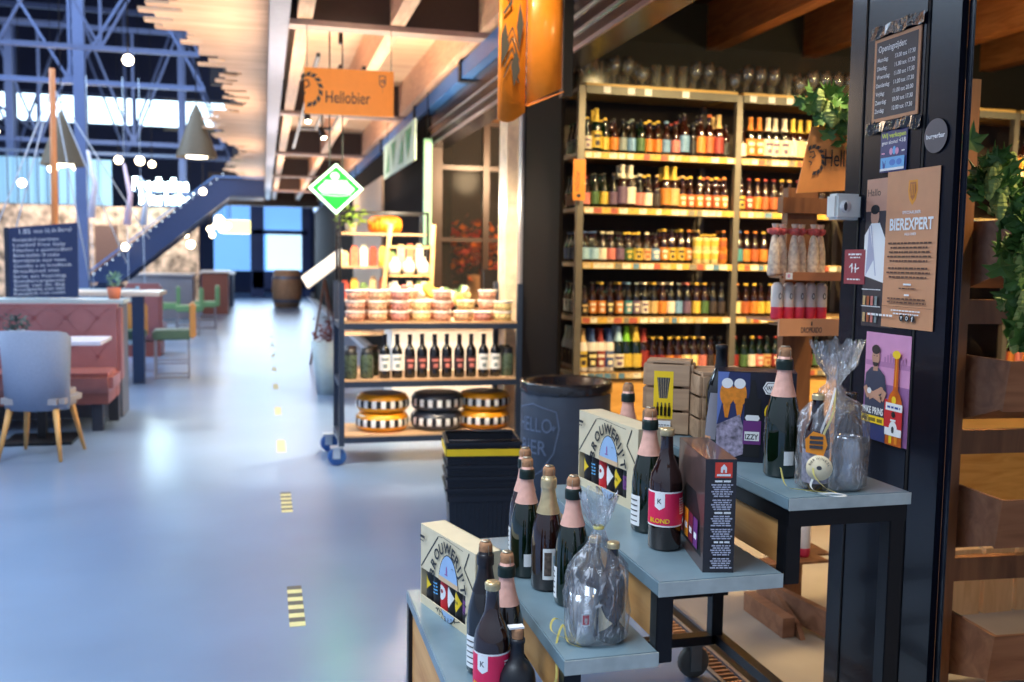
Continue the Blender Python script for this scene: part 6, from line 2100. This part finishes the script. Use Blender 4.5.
# illuminated white lettering sign on the screen
t = thing('neon_sign', 'bright white glowing two line lettering above the hall screen', 'sign', (-3.0, 24.3, 2.62))
nw = glow('neon_white', (.72, .95, 1.0), 9)
p = Panel(step=.01); p.text('Foodhallen', 0, .33, .42, nw, 'l', .02, width=1.25); p.text('Markthal', .15, .0, .40, nw, 'l', .02, width=1.25)
p.build('lettering', t)
m = MB(); m.b2(-.05, 1.5, .01, .03, .28, .31); m.b2(.1, 1.5, .01, .03, -.04, -.01); m.build('bracket', steel_blue, t)
m = MB(); m.b2(.2, .23, .03, .3, -.04, .6); m.b2(1.2, 1.23, .03, .3, -.04, .6); m.build('hanger', steel_blue, t)
light('sign_light', 'POINT', (-2.4, 23.8, 2.9), 60, (.7, .9, 1), size=.3)
# pendants and bulbs
def cone_lamp(x, y, z, label, s=.32):
    t = thing('pendant_lamp', label, 'lamp', (x, y, z), 0, 'pendant lamps in the hall')
    m = MB(); m.lathe([(s, 0), (s * .8, s * .6), (s * .25, s * 2.2), (.02, s * 2.6), (0, s * 2.6)], 18, plain('brown_shade', C8(92, 80, 62), .6)); m.build('lamp_shade', None, t)
    m = MB(); m.lathe([(0, -.02), (s * .5, 0), (s * .5, .04), (0, .05)], 14, glow('warm_bulb', (1, .86, .62), 7)); m.build('bulb', None, t)
    m = MB(); m.tube([(0, 0, s * 2.6), (0, 0, 9.8 - z)], .01, 5); m.build('flex', black_metal, t)


cone_lamp(-1.02, 16, 2.95, 'brown conical pendant nearest the board ceiling edge')
cone_lamp(-2.98, 16, 2.75, 'brown conical pendant beside the mast')
cone_lamp(-4.6, 17, 2.9, 'brown conical pendant at the far left of the hall')
bulbs = [(-1.257, 10, 3.274, .055), (-3.7, 19, 2.95, .09), (-3.3, 19, 3.0, .08), (-2.45, 18, 3.05, .07), (-2.1, 18, 3.05, .08), (-1.9, 18, 3.0, .06), (-4.6, 18, 3.4, .09), (-4.4, 18, 3.45, .08), (-1.05, 18, 2.55, .06),
         (-.95, 22, 2.2, .10), (-1.55, 22, 1.65, .09), (-1.8, 24, 1.9, .07), (-1.35, 26, 2.1, .08), (-1.2, 26, 2.2, .08), (-1.05, 26, 2.1, .08), (-.9, 26, 2.2, .07), (-2.55, 20.0 - .6, 1.55, .07), (-4.0, 18, 2.6, .07), (-1.4, 28, 2.0, .08), (-1.05, 29, 2.25, .08)]
desc = ['single warm bulb hanging high before the board ceiling']
for i, (x, y, z, r_) in enumerate(bulbs):
    t = thing('hanging_bulb', desc[0] if i == 0 else 'glowing round bulb on a flex in the hall, %s counted from the nearest' % ORD[i], 'lamp', (x, y, z), 0, 'bulbs hanging in the hall')
    m = MB(); m.lathe([(0, -r_), (r_ * .7, -r_ * .7), (r_, 0), (r_ * .7, r_ * .7), (0, r_)], 12, glow('bulb_glow', (1, .80, .52), 9)); m.build('bulb', None, t)
    zt = 9.8
    m = MB(); m.tube([(0, 0, r_), (0, 0, max(zt - z, .3))], .006, 5); m.build('flex', black_metal, t)
# yellow lit sign near the gate
m = MB(); m.b2(-1.2, -.4, 30.2, 30.3, 2.1, 2.5)
o = m.build('lit_sign', glow('yellow_sign_glow', (1, .85, .25), 1.8)); tag(o, 'small yellow lit sign in the distance left of the gate', 'sign')
m = MB(); m.b2(-1.0, -.97, 30.23, 30.26, 2.5, 2.95); m.build('hanger', black_metal, o)
# barrel and tray stand at the end of the aisle
t = thing('wooden_barrel', 'pale wooden barrel at the far end of the aisle', 'barrel', (.62, 27.5, 0))
m = MB(); m.lathe([(0, 0), (.34, 0), (.40, .3), (.42, .5), (.40, .75), (.34, 1.05), (.30, 1.05), (0, 1.02)], 22, wood('barrel_wood', C8(150, 116, 90), C8(180, 146, 116), axis='z')); m.build('body', None, t)
m = MB(); m.lathe([(.375, .15), (.392, .22)], 22); m.build('hoop', steel_blue, t)
m = MB(); m.lathe([(.405, .80), (.385, .87)], 22); m.build('hoop', steel_blue, t)
t = thing('menu_stand', 'slanted bright menu stand on thin brown legs right of the aisle', 'menu stand', (.78, 12.9, 0))
m = MB(); m.box((0, 0, 1.27), (.66, .36, .03), glow('menu_board_glow', (1, .88, .70), .7), rot=(.45, -.66, -.1)); m.build('board', None, t)  # board's own glow stands in for light falling on it
for a in ((-.10, -.12), (.12, .1), (.05, -.14)):
    m = MB(); m.tube([(0, 0, 1.12), (a[0] * 2, a[1] * 2, 0)], .016, 6); m.build('leg', plain('brown_leg', C8(80, 44, 34), .5), t)
t = thing('planter', 'pale planter with dark red foliage behind the trolley corner', 'planter', (.62, 9.9, 0))
m = MB(); m.lathe([(0, 0), (.10, 0), (.16, .55), (.14, .55), (0, .5)], 16, plain('pale_planter', C8(170, 190, 196), .5)); m.build('pot', None, t)
m = MB()
for k in range(90):
    q = Matrix.Translation((rj.gauss(0, .07), rj.gauss(0, .07), .62 + rj.gauss(0, .08))) @ Matrix.Rotation(rj.uniform(0, 6), 4, 'Z') @ Matrix.Rotation(rj.uniform(0, 3), 4, 'X')
    m.faces([q @ Vector(v) for v in ((-.03, 0, 0), (0, .02, .01), (.03, 0, 0), (0, -.02, .01))], [(0, 1, 2, 3)])
m.build('foliage', plain('dark_red_leaf', C8(96, 50, 54), .6), t)
m = MB(); m.b2(1.70, 2.0, 10.36, 33.7, 0, 3.1); struct(m.build('wall_facade', plain('far_facade_brown', C8(26, 22, 20), .85, spec=.05, var=.2, scale=1)))
m = MB(); m.b2(1.66, 1.70, 14, 18.5, .3, 2.6); struct(m.build('window_20', plain('pale_far_screen', C8(196, 176, 150), .6)))

# ---- floor dashes
yl = plain('tape_cream', C8(226, 216, 150), .5)
bk2 = plain('tape_grey', C8(86, 84, 76), .5)
y = 3.60
k = 0
for k in range(13):
    t = Panel(step=.0)
    m = MB()
    L_ = .46
    for s_ in range(10):
        m.b2(.085, .145, y + s_ * L_ / 10, y + (s_ + 1) * L_ / 10, .0002, .0014, bk2 if s_ % 2 else yl)
    o = m.build('floor_marking', None); tag(o, 'yellow and grey striped tape dash on the aisle floor, %s from the nearest' % ORD[k], 'floor marking', 'tape dashes along the aisle floor')
    y += 1.68
